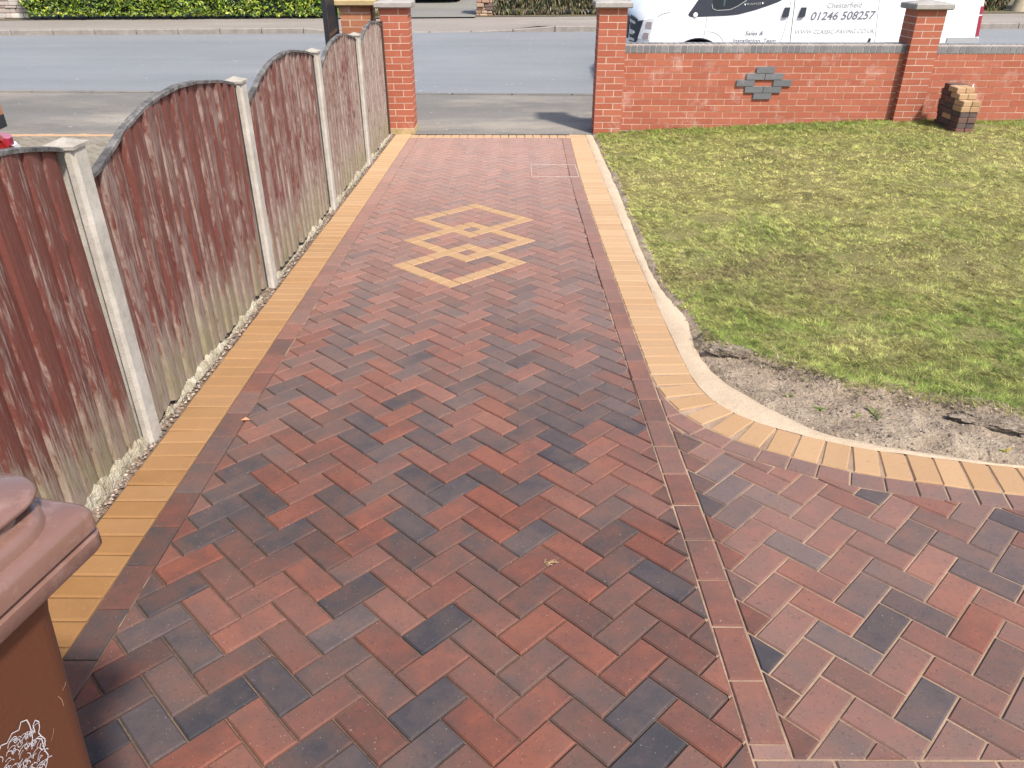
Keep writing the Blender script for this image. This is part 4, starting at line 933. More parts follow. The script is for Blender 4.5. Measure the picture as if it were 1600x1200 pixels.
# ------------------------------------------------------------------ lofted vehicle bodies
def loft(mb, outline, stations, fn, c=(0.5,0.5,0.5,1), m=0):
    """outline: list of (a,z); stations: across-positions; fn(a,z,s)->xyz"""
    n = len(outline); base = len(mb.v)
    vs = [fn(a, z, s) for s in stations for a, z in outline]; fs = []
    for k in range(len(stations)-1):
        for i in range(n): fs.append((k*n+i, k*n+(i+1) % n, (k+1)*n+(i+1) % n, (k+1)*n+i))
    fs.append(tuple(reversed(range(n)))); fs.append(tuple(range((len(stations)-1)*n, len(stations)*n)))
    mb.add(vs, fs, c, m)
def arc(cx, cz, r, a0, a1, n):
    return [(cx+r*math.cos(math.radians(a0+(a1-a0)*i/(n-1))), cz+r*math.sin(math.radians(a0+(a1-a0)*i/(n-1)))) for i in range(n)]
M['van_white'] = plain('white_van_paint', (0.80, 0.81, 0.82), 0.28, var=0.02, spec=0.5)
M['black_plastic'] = plain('dark_grey_plastic', (0.030, 0.035, 0.050), 0.5, var=0.2)
M['grey_bumper'] = plain('grey_bumper_plastic', (0.34, 0.35, 0.36), 0.55, var=0.1)
M['glass'] = plain('dark_side_glass', (0.020, 0.028, 0.040), 0.06, var=0.3, scale=3, spec=0.8)
M['pane'] = plain('tinted_pane', (0.06, 0.11, 0.13), 0.05, var=0.6, scale=5, spec=0.9)
M['lens'] = plain('clear_lamp_lens', (0.66, 0.68, 0.70), 0.35, var=0.25, scale=30, spec=0.5)
M['chrome'] = plain('silver_trim', (0.60, 0.62, 0.66), 0.25, 0.8, var=0.1)
M['red_lens'] = plain('red_tail_lens', (0.34, 0.03, 0.06), 0.25, var=0.2, spec=0.8)
M['tyre'] = plain('tyre_rubber', (0.018, 0.018, 0.02), 0.8, var=0.3)
M['letter'] = plain('grey_vinyl_lettering', (0.155, 0.165, 0.20), 0.5, var=0.05)
M['letter_pale'] = plain('pale_grey_vinyl_lettering', (0.30, 0.31, 0.33), 0.5, var=0.05)
M['gap'] = plain('panel_gap', (0.14, 0.14, 0.15), 0.8, var=0.1)
VY, VG = 12.50, -0.215                     # near side of the van, road level under it
van = tag(empty('van', (4.3, VY+0.98, VG)), 'white panel van parked in the road behind the garden wall, with grey phone number lettering', 'van')
def vb(mb, name, mat, parent=van, smooth=False):
    ox, oy, oz = van.location
    mb.v = [(x-ox, y-oy, z-oz) for x, y, z in mb.v]; return mb.build(name, mat, parent, smooth)
AX1, AX2, AZ, AR = 2.735, 5.985, 0.135, 0.43
out = [(1.80, 0.02), (1.76, 0.10), (1.745, 0.30), (1.75, 0.52), (1.755, 0.70), (1.768, 0.80), (1.79, 0.875), (1.83, 0.945), (1.90, 1.02), (1.99, 1.09), (2.14, 1.175), (2.38, 1.28), (2.60, 1.46), (2.85, 1.68), (3.04, 1.80), (3.25, 1.85), (4.5, 1.875), (6.55, 1.86), (6.70, 1.83), (6.765, 1.74), (6.80, 1.35), (6.835, 1.0), (6.87, 0.60), (6.89, 0.58), (6.89, 0.50), (6.87, 0.15), (6.84, 0.08)]
out += [(AX2+AR, 0.06)] + arc(AX2, AZ, AR, -8, 188, 19) + [(AX2-AR, 0.02), (AX1+AR, 0.02)] + arc(AX1, AZ, AR, -8, 188, 19) + [(AX1-AR, 0.02)]
def vfn(x, z, s):
    d = min(s, 1.96-s); q = max(0, 0.45-d)/0.45
    sh = 0.35*(1-math.sqrt(max(0, 1-q*q))); w = max(0, min(1, (2.45-x)/0.45))
    r = max(0, 0.10-d)/0.10; zz = z - (0.07*(1-math.sqrt(max(0, 1-r*r))) if z > 1.6 else 0)
    bulge = 0.0
    return (x + sh*w, VY + s + bulge, zz)
st = [0, 0.006, 0.02, 0.045, 0.08, 0.13, 0.2, 0.3, 0.45, 0.98]; st = st + [1.96-s for s in reversed(st[:-1])]
mb = MB(); loft(mb, out, st, vfn); body = vb(mb, 'body', M['van_white'], smooth=38)
def side(mb, pts, d0=0.002, d1=-0.006, c=(0.5,0.5,0.5,1)):
    mb.prism(pts, VY+d1, VY+d0, c)
def stroke(mb, pts, w=0.007, d=-0.0025):
    for (a, b) in zip(pts, pts[1:]):
        L_ = math.hypot(b[0]-a[0], b[1]-a[1]); nx, nz = -(b[1]-a[1])/L_*w/2, (b[0]-a[0])/L_*w/2
        side(mb, [(a[0]+nx, a[1]+nz), (a[0]-nx, a[1]-nz), (b[0]-nx, b[1]-nz), (b[0]+nx, b[1]+nz)], 0.002, d)
# cab window with its dark lower trim
mb = MB(); side(mb, [(2.545, 0.895), (2.56, 0.868), (2.60, 0.857), (2.83, 0.865), (3.10, 0.875), (3.27, 0.889), (3.50, 0.945), (3.70, 1.008), (3.84, 1.058), (3.90, 1.09), (3.93, 1.15), (3.92, 1.66), (3.86, 1.70), (3.12, 1.70), (3.02, 1.66), (2.68, 1.10)])
trim = vb(mb, 'window_trim', M['black_plastic'])
mb = MB(); side(mb, [(2.885, 1.02), (2.905, 0.975), (2.96, 0.955), (3.14, 0.968), (3.24, 1.01), (3.36, 1.09), (3.86, 1.16), (3.86, 1.62), (3.16, 1.62), (2.90, 1.24)], -0.004, -0.010)
pane = vb(mb, 'glass_pane', M['glass'], trim)
mb = MB(); side(mb, [(3.04, 1.0), (3.06, 1.0), (3.10, 1.55), (3.05, 1.55)], -0.009, -0.012); vb(mb, 'glass_reveal', M['pane'], trim)
mb = MB(); pp = [(2.872, 1.03), (2.892, 0.968), (2.955, 0.943), (3.145, 0.955), (3.25, 1.0), (3.37, 1.078)]
for a, b in zip(pp, pp[1:]):
    L_ = math.hypot(b[0]-a[0], b[1]-a[1]); nx, nz = -(b[1]-a[1])/L_*0.006, (b[0]-a[0])/L_*0.006
    side(mb, [(a[0]+nx, a[1]+nz), (a[0]-nx, a[1]-nz), (b[0]-nx, b[1]-nz), (b[0]+nx, b[1]+nz)], -0.004, -0.012)
vb(mb, 'pane_seal', M['chrome'], trim)
mb = MB(); mb.lathe([(0.034, 0.0), (0.034, -0.010), (0.024, -0.014)], (2.648, VY-0.003, 0.884), 'y', 20); vb(mb, 'round_repeater', M['lens'], trim)
# panel gaps
for gp in ([(2.822, 0.862), (2.815, 0.70), (2.81, 0.575)], [(2.84, 0.66), (2.92, 0.655), (2.98, 0.638), (3.05, 0.595), (3.10, 0.54), (3.12, 0.45)], [(4.045, 1.8), (4.01, 0.86), (3.985, 0.66), (3.955, 0.5), (3.94, 0.1)], [(4.09, 1.8), (4.075, 1.08), (4.10, 0.54), (4.11, 0.1)], [(5.30, 1.8), (5.30, 1.08), (5.36, 0.52), (5.37, 0.1)]):
    mb = MB(); stroke(mb, gp, 0.011 if gp[0][0] == 4.09 else 0.006); vb(mb, 'door_gap', M['gap'])
mb = MB(); pts = [(2.0, 0.845), (2.03, 0.872), (2.08, 0.893), (2.15, 0.912), (2.24, 0.925)]; pl = [(vfn(a, b, 0)[0], b) for a, b in pts]
stroke(mb, [(2.105, 0.862), (2.14, 0.885), (2.20, 0.905), (2.27, 0.918)], 0.007, -0.004); vb(mb, 'bonnet_gap', M['gap'])
# door handles in pale recesses
for x0 in (3.925, 4.165):
    mb = MB(); side(mb, [(x0-0.025, 0.86), (x0+0.105, 0.86), (x0+0.115, 0.99), (x0-0.015, 0.99)], 0.002, -0.005); r = vb(mb, 'handle_recess', M['grey_bumper'] if False else M['lens'])
    mb = MB(); side(mb, [(x0+0.0, 0.852), (x0+0.068, 0.858), (x0+0.085, 0.872), (x0+0.09, 0.985), (x0+0.02, 0.985), (x0-0.004, 0.872)], -0.004, -0.03); vb(mb, 'handle', M['black_plastic'], r)
# sliding door guide stop
mb = MB(); side(mb, [(5.255, 0.515), (5.285, 0.515), (5.29, 0.57), (5.265, 0.575)], 0.002, -0.02); vb(mb, 'door_guide', M['black_plastic'])
# wheels and arches
for ax in (AX1, AX2):
    mb = MB(); mb.lathe([(0.12, 0.01), (0.30, 0.0), (0.335, 0.03), (0.345, 0.11), (0.335, 0.19), (0.30, 0.22), (0.1, 0.2)], (ax, VY+0.04, AZ-0.005), 'y', 36); w = vb(mb, 'wheel', M['tyre'], smooth=40)
    mb = MB(); mb.lathe([(0.02, -0.004), (0.08, -0.01), (0.19, 0.012), (0.215, 0.0), (0.215, 0.02)], (ax, VY+0.04, AZ-0.005), 'y', 32); vb(mb, 'rim', M['grey_bumper'], w, 40)
    mb = MB(); mb.lathe([(0.12, 0.01), (0.30, 0.0), (0.335, 0.03), (0.345, 0.11), (0.335, 0.19), (0.30, 0.22), (0.1, 0.2)], (ax, VY+1.70, AZ-0.005), 'y', 36); vb(mb, 'wheel', M['tyre'], smooth=40)
    mb = MB(); A = arc(ax, AZ, AR-0.002, 0, 180, 25); B = arc(ax, AZ, AR+0.012, 0, 180, 25)
    for i in range(24): side(mb, [A[i], A[i+1], B[i+1], B[i]], 0.03, -0.004)
    vb(mb, 'arch_lip', M['black_plastic'])
    mb = MB(); mb.box(ax-AR+0.01, ax+AR-0.01, VY+0.28, VY+0.30, 0.03, 0.55); vb(mb, 'arch_liner', M['tyre'])
# nose: grille, corner trim, headlamp, badge; patches follow the curved front
def ey(x):                                          # front corner curve in plan
    q = max(0, min(1, (2.10-x)/0.35)); return VY + 0.45*(1-math.sqrt(max(0, 1-q*q)))
def patch(mb, rows, off=0.008):
    """rows: list of lists of (x,z) on the curved corner, same length"""
    vs = []; n = len(rows[0])
    for r in rows:
        for x, z in r:
            y = ey(x); q = (2.10-x)/0.35; nx, ny = -q/0.35*1.0, -math.sqrt(max(0, 1-q*q))/0.45; l = math.hypot(nx, ny)
            vs.append((x+nx/l*off, y+ny/l*off, z))
    for r in rows:
        for x, z in r: vs.append((x+0.01, ey(x)+0.02, z))
    N_ = len(rows)*n; fs = []
    for i in range(len(rows)-1):
        for k in range(n-1): fs.append((i*n+k, i*n+k+1, (i+1)*n+k+1, (i+1)*n+k))
    for k in range(n-1): fs += [(k, N_+k, N_+k+1, k+1), ((len(rows)-1)*n+k+1, N_+(len(rows)-1)*n+k+1, N_+(len(rows)-1)*n+k, (len(rows)-1)*n+k)]
    for i in range(len(rows)-1): fs += [(i*n, (i+1)*n, N_+(i+1)*n, N_+i*n), ((i+1)*n+n-1, i*n+n-1, N_+i*n+n-1, N_+(i+1)*n+n-1)]
    mb.add(vs, fs)
def band(z0a, z1a, z0b, z1b, xa, xb, n=9, off=0.008):
    mb = MB(); up = []; dn = []
    for i in range(n):
        t_ = i/(n-1); x = xa + (xb-xa)*t_; dn.append((x, z0a+(z0b-z0a)*t_)); up.append((x, z1a+(z1b-z1a)*t_))
    patch(mb, [dn, up], off); return mb
vb(band(0.50, 0.865, 0.50, 0.815, 1.757, 1.80+0.03), 'grille', M['black_plastic'])
for za, zb in ((0.790, 0.765), (0.655, 0.640), (0.545, 0.535)): vb(band(za-0.022, za+0.022, zb-0.02, zb+0.015, 1.758, 1.815, off=0.016), 'grille_bar', M['chrome'])
mb = MB(); patch(mb, [[(1.785, 0.52), (1.815, 0.52), (1.845, 0.52)], [(1.805, 0.66), (1.838, 0.66), (1.87, 0.66)], [(1.828, 0.79), (1.865, 0.80), (1.902, 0.81)]], 0.014); vb(mb, 'corner_trim', M['black_plastic'])
mb = MB(); patch(mb, [[(1.852, 0.555), (1.93, 0.548), (2.01, 0.54)], [(1.876, 0.66), (1.95, 0.66), (2.025, 0.66)], [(1.902, 0.76), (1.97, 0.768), (2.045, 0.765)], [(1.918, 0.81), (1.985, 0.83), (2.06, 0.838)]], 0.010); hl = vb(mb, 'headlight', M['lens'], smooth=50)
for (xx, zz, r) in ((1.985, 0.745, 0.045), (1.955, 0.60, 0.042)):
    mb = MB(); patch(mb, [[(xx-r*0.8, zz-r), (xx+r*0.8, zz-r)], [(xx-r*0.7, zz+r), (xx+r*0.9, zz+r)]], 0.014); vb(mb, 'reflector', M['chrome'], hl)
mb = MB(); patch(mb, [[(1.772, 0.605), (1.80, 0.60)], [(1.765, 0.625), (1.812, 0.622)], [(1.772, 0.648), (1.803, 0.645)]], 0.026); vb(mb, 'oval_badge', M['chrome'])
vb(band(0.18, 0.48, 0.20, 0.48, 1.76, 2.09, off=0.012), 'front_bumper', M['grey_bumper'])
mb = MB(); mb.box(1.735, 1.76, VY+0.46, VY+1.5, 0.53, 0.84); vb(mb, 'grille', M['black_plastic'])
# tail
mb = MB()
for z0, z1 in ((0.90, 1.0), (0.60, 0.875)):
    f = lambda z: 6.835 + (1.0-z)*0.085
    side(mb, [(f(z0)-0.035, z0), (f(z0)+0.008, z0), (f(z1)+0.008, z1), (f(z1)-0.035, z1)], 0.16, -0.008)
vb(mb, 'tail_light', M['red_lens'])
mb = MB(); side(mb, [(6.42, 0.22), (6.90, 0.22), (6.905, 0.565), (6.85, 0.585), (6.42, 0.580)], 0.2, -0.014); vb(mb, 'rear_bumper', M['grey_bumper'])
# writing on the side
def writing(s, x0, x1, z0, hgt, mat, name, shear=0.0, bold=0.0, d=-0.003, parent=van, y=VY, tilt=0.0):
    cu = bpy.data.curves.new('lettering', 'FONT'); cu.body = s; cu.shear = shear; cu.offset = bold; cu.resolution_u = 3; cu.extrude = 0.0
    tmp = bpy.data.objects.new('lettering', cu); COL.objects.link(tmp); bpy.context.view_layer.update()
    me = bpy.data.meshes.new_from_object(tmp.evaluated_get(bpy.context.evaluated_depsgraph_get())); bpy.data.objects.remove(tmp); bpy.data.curves.remove(cu)
    co = np.array([v.co[:] for v in me.vertices]); a = co.min(0); b = co.max(0); capz = 0.70
    ox, oy, oz = parent.location
    for v in me.vertices:
        u = (v.co.x-a[0])/(b[0]-a[0]); X = x0 + (x1-x0)*u
        v.co = (X-ox, y+d-oy, z0 + (v.co.y/capz)*hgt + tilt*u - oz)
    me.materials.clear(); me.materials.append(mat); me.name = name
    o = bpy.data.objects.new(name, me); COL.objects.link(o); o.parent = parent; return o
writing('Chesterfield', 4.557, 5.057, 0.972, 0.075, M['letter_pale'], 'lettering', 0.0, 0.008, tilt=0.012)
writing('01246 508257', 4.345, 5.295, 0.815, 0.108, M['letter'], 'phone_number', 0.22, 0.022, tilt=0.016)
writing('WWW.CLASSIC-PAVING.CO.UK', 4.15, 5.33, 0.628, 0.055, M['letter_pale'], 'lettering', 0.22, 0.010, tilt=0.016)
writing('Sales &', 3.415, 3.685, 0.612, 0.056, M['letter'], 'lettering', 0.22, 0.014)
writing('Installation', 3.245, 3.655, 0.512, 0.056, M['letter'], 'lettering', 0.22, 0.014)
writing('Team', 3.70, 3.885, 0.512, 0.056, M['letter'], 'lettering', 0.22, 0.014)
writing('TRANSIT', 3.335, 3.63, 1.008, 0.030, M['chrome'], 'lettering', 0.0, 0.004, -0.0095, tilt=0.018)

# ------------------------------------------------------------------ other cars
def car(name, label, paint, x0, x1, y0, y1, zg, rear_at_max=True, zk=1.0):
    """small hatchback lying along y; the end at y1 is the rear if rear_at_max"""
    t = tag(empty(name, ((x0+x1)/2, (y0+y1)/2, zg)), label, 'car'); Lg = y1-y0; h = (x1-x0)
    prof = [(0.03, 0.20), (0.0, 0.32), (0.0, 0.52), (0.015, 0.66), (0.04, 0.735), (0.07, 0.80), (0.12, 0.92), (0.20, 1.28), (0.27, 1.42), (0.42, 1.46), (0.55, 1.42), (0.68, 1.05), (0.74, 0.95), (0.93, 0.80), (0.985, 0.66), (1.0, 0.5), (1.0, 0.32), (0.97, 0.2)]
    r = 0.36; bottom = [(0.81+0.36/Lg, 0.19)] + [(0.81+a/Lg, b) for a, b in arc(0, 0.30, r, -15, 195, 13)] + [(0.19+0.36/Lg, 0.19)] + [(0.19+a/Lg, b) for a, b in arc(0, 0.30, r, -15, 195, 13)]
    o2 = prof + bottom
    def fn(a, z, s):
        d = min(s, h-s); q = max(0, 0.38-d)/0.38; sh = 0.30*(1-math.sqrt(max(0, 1-q*q)))
        A = a*Lg; w = max(0, 1-A/0.9); A += sh*w*(1.0 if z > 0.2 else 0.5); w2 = max(0, 1-(Lg-A)/0.9); A -= sh*w2
        tum = max(0, z-0.86)*0.38; k = (s-h/2)/(h/2); X = x0 + s - k*tum
        zz = z - (0.05*q*q if z > 1.3 else 0)
        Y = (y1 - A) if rear_at_max else (y0 + Lg - A if False else y0 + (Lg-A))
        return (X-t.location.x, Y-t.location.y, zz*zk)
    S = [0, 0.012, 0.04, 0.09, 0.17, 0.27, 0.38, h/2]; S = S + [h-s for s in reversed(S[:-1])]
    mb = MB(); loft(mb, o2, S, fn); mb.build('body', paint, t, smooth=32)
    for sx in (0, 1):
        mb = MB()
        g = [(0.16, 0.93), (0.215, 1.27), (0.28, 1.38), (0.54, 1.37), (0.66, 1.02), (0.69, 0.94)]
        vs = [fn(a, z, 0 if sx == 0 else h) for a, z in g]; vs = [(x+(-0.006 if sx == 0 else 0.006), y, z) for x, y, z in vs]
        mb.add(vs, [tuple(range(6)) if sx else tuple(reversed(range(6)))]); mb.build('side_window', M['glass'], t)
    for a0, a1, z0_, z1_ in ((0.127, 0.193, 0.95, 1.25), (0.60, 0.675, 1.30, 1.07)):
        pass
    mw = []
    for yy in (0.19, 0.81):
        for xx in (x0+0.03, x1-0.23):
            mb = MB(); Y = (y1-yy*Lg) if rear_at_max else (y0+(1-yy)*Lg)
            mb.lathe([(0.1, 0), (0.26, 0), (0.30, 0.03), (0.305, 0.1), (0.30, 0.17), (0.26, 0.2), (0.1, 0.2)], (xx-t.location.x, Y-t.location.y, 0.30), 'x', 28); mb.build('wheel', M['tyre'], t, 40)
    return t, fn, h
M['white_lens'] = plain('white_lamp_lens', (0.72, 0.68, 0.70), 0.3, var=0.1)
M['red_paint'] = plain('dark_red_car_paint', (0.30, 0.022, 0.020), 0.22, var=0.1, spec=0.6)
M['navy_paint'] = plain('dark_navy_car_paint', (0.015, 0.016, 0.03), 0.25, var=0.2)
rc, rfn, rh = car('parked_car', 'dark red car seen over the wooden fence, only its tail lamp corner in view', M['red_paint'], -4.48, -2.72, 0.80, 4.67, zd(3)-0.05, zk=1.2)
for (z0, z1, mat, nm, ex) in ((0.785, 0.815, M['red_lens'], 'tail_light', 0.012), (0.735, 0.783, M['white_lens'], 'reversing_lamp', 0.02)):
    mb = MB(); vs = []; S = [rh+0.0, rh-0.012, rh-0.04, rh-0.09, rh-0.17, rh-0.27, rh-0.36]
    for s in S:
        for z in (z0, z1):
            p = rfn(0.045 if z < 0.76 else 0.062, z, s); vs.append((p[0]+ex*(1 if s > rh-0.1 else 0.3), p[1]+ex, p[2]))
    inn = [(p[0]-0.16, p[1]-0.10, p[2]) for p in vs[-2:]]; vs += inn
    mb.add(vs, [(2*i, 2*i+1, 2*i+3, 2*i+2) for i in range(7)] + [(14, 15, 1, 0), tuple(2*i+1 for i in range(8)), tuple(2*i for i in reversed(range(8)))]); mb.build(nm, mat, rc)
car('parked_car', 'dark navy car parked on the driveway across the road, only its underside edge in view', M['navy_paint'], -3.35, -1.55, 24.1, 28.2, far_z(-2.4)+0.12, rear_at_max=False)

# ------------------------------------------------------------------ brown wheelie bin
M['bin'] = plain('brown_bin_plastic', (0.110, 0.040, 0.020), 0.42, var=0.12, scale=5, spec=0.45, bump=0.12, bscale=160)
def mat_lid():
    n = N('faded_brown_lid_plastic'); f = n.noise(7, 5, 0.65); c = n.mix(f, (0.140, 0.070, 0.052), (0.205, 0.118, 0.096))
    up = n.sep(n.n('NewGeometry').outputs['Normal']); c = n.mix(n.ramp(n.noise(16, 5, 0.7), [(0.5, 0.0), (0.75, 0.45)]), c, (0.40, 0.27, 0.24))
    n.bump(n.noise(120, 3), 0.12, 0.002); return n.done(c, n.ramp(f, [(0.3, 0.18), (0.7, 0.36)]), spec=0.7)
M['lid'] = mat_lid()
bn = tag(empty('wheelie_bin', (-0.937, 0.561, zd(0.56)), math.radians(-13)), 'brown plastic wheelie bin with raised lid and white crest, beside the fence', 'wheelie bin')
bz = -zd(0.56)
def rrect(hx, hy, r, n=6):
    p = []
    for cx, cy, a0 in ((hx-r, hy-r, 0), (-hx+r, hy-r, 90), (-hx+r, -hy+r, 180), (hx-r, -hy+r, 270)):
        for i in range(n+1):
            a = math.radians(a0+90*i/n); p.append((cx+r*math.cos(a), cy+r*math.sin(a)))
    return p
def rings(levels, n=6):
    """levels: (hx, hy, r, z, cx, cy)"""
    mb = MB(); k = 4*(n+1); vs = []
    for hx, hy, r, z, cx, cy in levels: vs += [(x+cx, y+cy, z) for x, y in rrect(hx, hy, r, n)]
    fs = [(i*k+j, i*k+(j+1) % k, (i+1)*k+(j+1) % k, (i+1)*k+j) for i in range(len(levels)-1) for j in range(k)]
    fs += [tuple(reversed(range(k))), tuple(range((len(levels)-1)*k, len(levels)*k))]; mb.add(vs, fs); return mb
rings([(0.205, 0.225, 0.03, 0.02, 0, -0.01), (0.212, 0.235, 0.035, 0.10, 0, -0.01), (0.256, 0.278, 0.04, 0.93+bz, 0, 0), (0.262, 0.283, 0.04, 0.97+bz, 0, 0), (0.262, 0.283, 0.04, 0.985+bz, 0, 0)]).build('body', M['bin'], bn, smooth=40)
z1 = 1.056+bz
lid = rings([(0.264, 0.333, 0.02, 0.986+bz, 0, 0), (0.283, 0.352, 0.02, 0.984+bz, 0, 0), (0.287, 0.356, 0.02, 0.990+bz, 0, 0), (0.287, 0.356, 0.02, 1.010+bz, 0, 0), (0.279, 0.348, 0.02, 1.014+bz, 0, 0), (0.287, 0.356, 0.02, 1.021+bz, 0, 0), (0.286, 0.355, 0.02, 1.043+bz, 0, 0), (0.283, 0.352, 0.02, 1.050+bz, 0, 0),
             (0.277, 0.346, 0.02, 1.054+bz, 0, 0), (0.270, 0.339, 0.02, z1, 0, 0), (0.150, 0.20, 0.03, z1+0.002, 0, -0.01)]).build('lid', M['lid'], bn, smooth=42)
dome = rings([(0.269, 0.335, 0.08, z1-0.006, 0, 0), (0.267, 0.333, 0.08, z1+0.012, 0, 0), (0.263, 0.329, 0.08, z1+0.018, 0, 0), (0.258, 0.324, 0.08, z1+0.020, 0, 0), (0.247, 0.313, 0.075, z1+0.0205, 0, 0),
              (0.245, 0.311, 0.075, z1+0.028, 0, 0), (0.241, 0.307, 0.075, z1+0.030, 0, 0)], 10).build('raised_panel', M['lid'], lid, smooth=40)
disc = rings([(0.236, 0.314, 0.05, z1+0.031, 0, 0), (0.249, 0.332, 0.055, z1+0.033, 0, 0), (0.253, 0.338, 0.06, z1+0.038, 0, 0), (0.253, 0.338, 0.06, z1+0.042, 0, 0), (0.249, 0.334, 0.06, z1+0.046, 0, 0), (0.20, 0.28, 0.06, z1+0.050, 0, 0)], 12)
disc.build('lid_top', M['lid'], lid, smooth=60)
for sx in (-1, 1):
    mb = MB(); mb.lathe([(0.02, 0), (0.10, 0), (0.10, 0.04), (0.02, 0.04)], (sx*0.22-0.02, -0.27, 0.10), 'x', 24); mb.build('wheel', M['tyre'], bn, 40)
mb = MB(); mb.tube([(-0.22, -0.39, 0.96+bz), (0.22, -0.39, 0.96+bz)], 0.014); mb.build('handle', M['bin'], bn)
# white line crest printed on the side facing the drive
M['white_print'] = plain('white_print', (0.56, 0.55, 0.58), 0.5, var=0.05)
mb = MB()
def face_x(z): return 0.212 + (0.256-0.212)*(z-0.10)/(0.93+bz-0.10) + 0.0015
def crest(pts, w=0.0011):
    P_ = [Vector((p[0], p[1])) for p in pts]
    for i in range(len(P_)-1):
        a, b = P_[i], P_[i+1]
        if (b-a).length < 1e-5: continue
        d = (b-a).normalized(); nn = Vector((-d.y, d.x))*w; vs = [a-d*w*0.3+nn, a-d*w*0.3-nn, b+d*w*0.3-nn, b+d*w*0.3+nn]
        mb.add([(face_x(q.y), q.x, q.y) for q in vs], [(3, 2, 1, 0)])
def curl(cx, cz, r, a0, turns, n=16, grow=0.5):
    return [(cx + r*(1-grow*i/n)*math.cos(a0+turns*6.283*i/n), cz + r*(1-grow*i/n)*math.sin(a0+turns*6.283*i/n)) for i in range(n+1)]
rs = random.Random(4)
def cz(z): return z          # heights measured above the bin's foot
for pl in ([(0.150, 0.842), (0.160, 0.836), (0.166, 0.844), (0.174, 0.838), (0.175, 0.826), (0.174, 0.814), (0.172, 0.802), (0.166, 0.792)],
           [(0.178, 0.806), (0.179, 0.820), (0.184, 0.824), (0.188, 0.816), (0.186, 0.806), (0.182, 0.800), (0.184, 0.790), (0.187, 0.780), (0.184, 0.770), (0.178, 0.768), (0.176, 0.776), (0.180, 0.780)],
           [(0.176, 0.796), (0.183, 0.786), (0.181, 0.764), (0.183, 0.750), (0.176, 0.738), (0.166, 0.728), (0.150, 0.715), (0.13, 0.706), (0.10, 0.70), (0.06, 0.70)],
           [(0.150, 0.842), (0.140, 0.836), (0.132, 0.842), (0.120, 0.830), (0.110, 0.838), (0.09, 0.826), (0.07, 0.83)]): crest(pl, 0.0007)
def env(u): return float(np.interp(u, [0.06, 0.10, 0.15, 0.165, 0.174, 0.178, 0.182, 0.187], [0.83, 0.835, 0.838, 0.838, 0.830, 0.803, 0.795, 0.775]))
for k in range(210):
    u = rs.uniform(0.08, 0.180); z = rs.uniform(0.705, 0.835)
    if z > env(u)-0.006 or (u > 0.166 and z < 0.735): continue
    a = rs.gauss(1.35, 0.35); l = rs.uniform(0.007, 0.016); bend = rs.choice((-1, 1))*rs.uniform(0.6, 1.8); pts = []
    for i in range(8):
        t_ = i/7; pts.append((u+math.cos(a+bend*t_)*l*t_, min(z+math.sin(a+bend*t_)*l*t_, env(u))))
    crest(pts, rs.uniform(0.0003, 0.0006))
    if k % 4 == 0: crest(curl(u, z, rs.uniform(0.003, 0.006), a, rs.choice((-1, 1))*0.9, 12), 0.0005)
mb.build('crest', M['white_print'], bn)
# pale scuffs in the plastic
M['scuff'] = plain('pale_scuff', (0.36, 0.20, 0.13), 0.6)
for (a, b, c, d) in ((0.244, 0.830, 0.235, 0.822), (0.226, 0.821, 0.229, 0.797), (0.204, 0.781, 0.194, 0.766)):
    mb = MB(); crest([(a, b), ((a+c)/2+0.002, (b+d)/2), (c, d)], 0.0004); mb.build('scuff_mark', M['scuff'], bn)

# ------------------------------------------------------------------ foliage
def leaf_cloud(name, parent, boxes, n, size, cols, mat, squash=1.0, upright=False):
    P = np.zeros((2*n, 3, 3)); C = np.zeros((2*n, 3)); j = 0
    for i in range(n):
        x0, x1, y0, y1, z0, z1 = random.choice(boxes)
        x, z = random.uniform(x0, x1), random.uniform(z0, z1)
        bulge = 0.10*fbm(x, z, 2.2, 31) + 0.05*fbm(x, z, 7, 37)
        y = y0 + abs(random.gauss(0, 0.13)) - bulge if random.random() < 0.85 else random.uniform(y0, y1)
        if random.random() < 0.18: z = z1 + random.gauss(0, 0.05); y = random.uniform(y0, y1)
        s = size*random.uniform(0.6, 1.35)
        nrm = Vector((random.gauss(0, 0.55), -0.7+random.gauss(0, 0.5), 0.5+random.gauss(0, 0.5))).normalized()
        u = nrm.orthogonal().normalized(); v = nrm.cross(u); a = random.uniform(0, 6.28)
        if upright: u = Vector((random.gauss(0, 0.35), random.gauss(0, 0.3), 1)).normalized(); v = u.cross(nrm).normalized(); a = 0
        d = u*math.cos(a)+v*math.sin(a); e = nrm.cross(d) if not upright else v
        p = Vector((x, y, z)); A, B, Cc, D = p-d*s*0.5, p+e*s*0.24*squash+nrm*s*0.06, p+d*s*0.5, p-e*s*0.24*squash+nrm*s*0.06
        P[j] = (A, B, Cc); P[j+1] = (A, Cc, D); c = random.choice(cols); k = random.uniform(0.7, 1.25); C[j] = C[j+1] = [q*k for q in c]; j += 2
    o = tri_mesh(name, P, C, mat)
    if parent: o.parent = parent; o.matrix_parent_inverse = parent.matrix_world.inverted() if False else Matrix.Translation(-parent.location)
    return o
def mat_leaf():
    n = N('glossy_hedge_leaf'); a = n.attr(); n.done(a.outputs['Color'], 0.38, spec=0.5)
    tr = n.n('BsdfTranslucent'); n.l(a.outputs['Color'], tr.inputs[0]); mx = n.n('MixShader'); mx.inputs[0].default_value = 0.25
    out_ = [q for q in n.t.nodes if q.type == 'OUTPUT_MATERIAL'][0]; n.l(n.b.outputs[0], mx.inputs[1]); n.l(tr.outputs[0], mx.inputs[2]); n.l(mx.outputs[0], out_.inputs[0]); return n.m
M['leaf'] = mat_leaf()
M['hedge_core'] = plain('shaded_hedge_twigs', (0.012, 0.018, 0.010), 0.9, var=0.5)
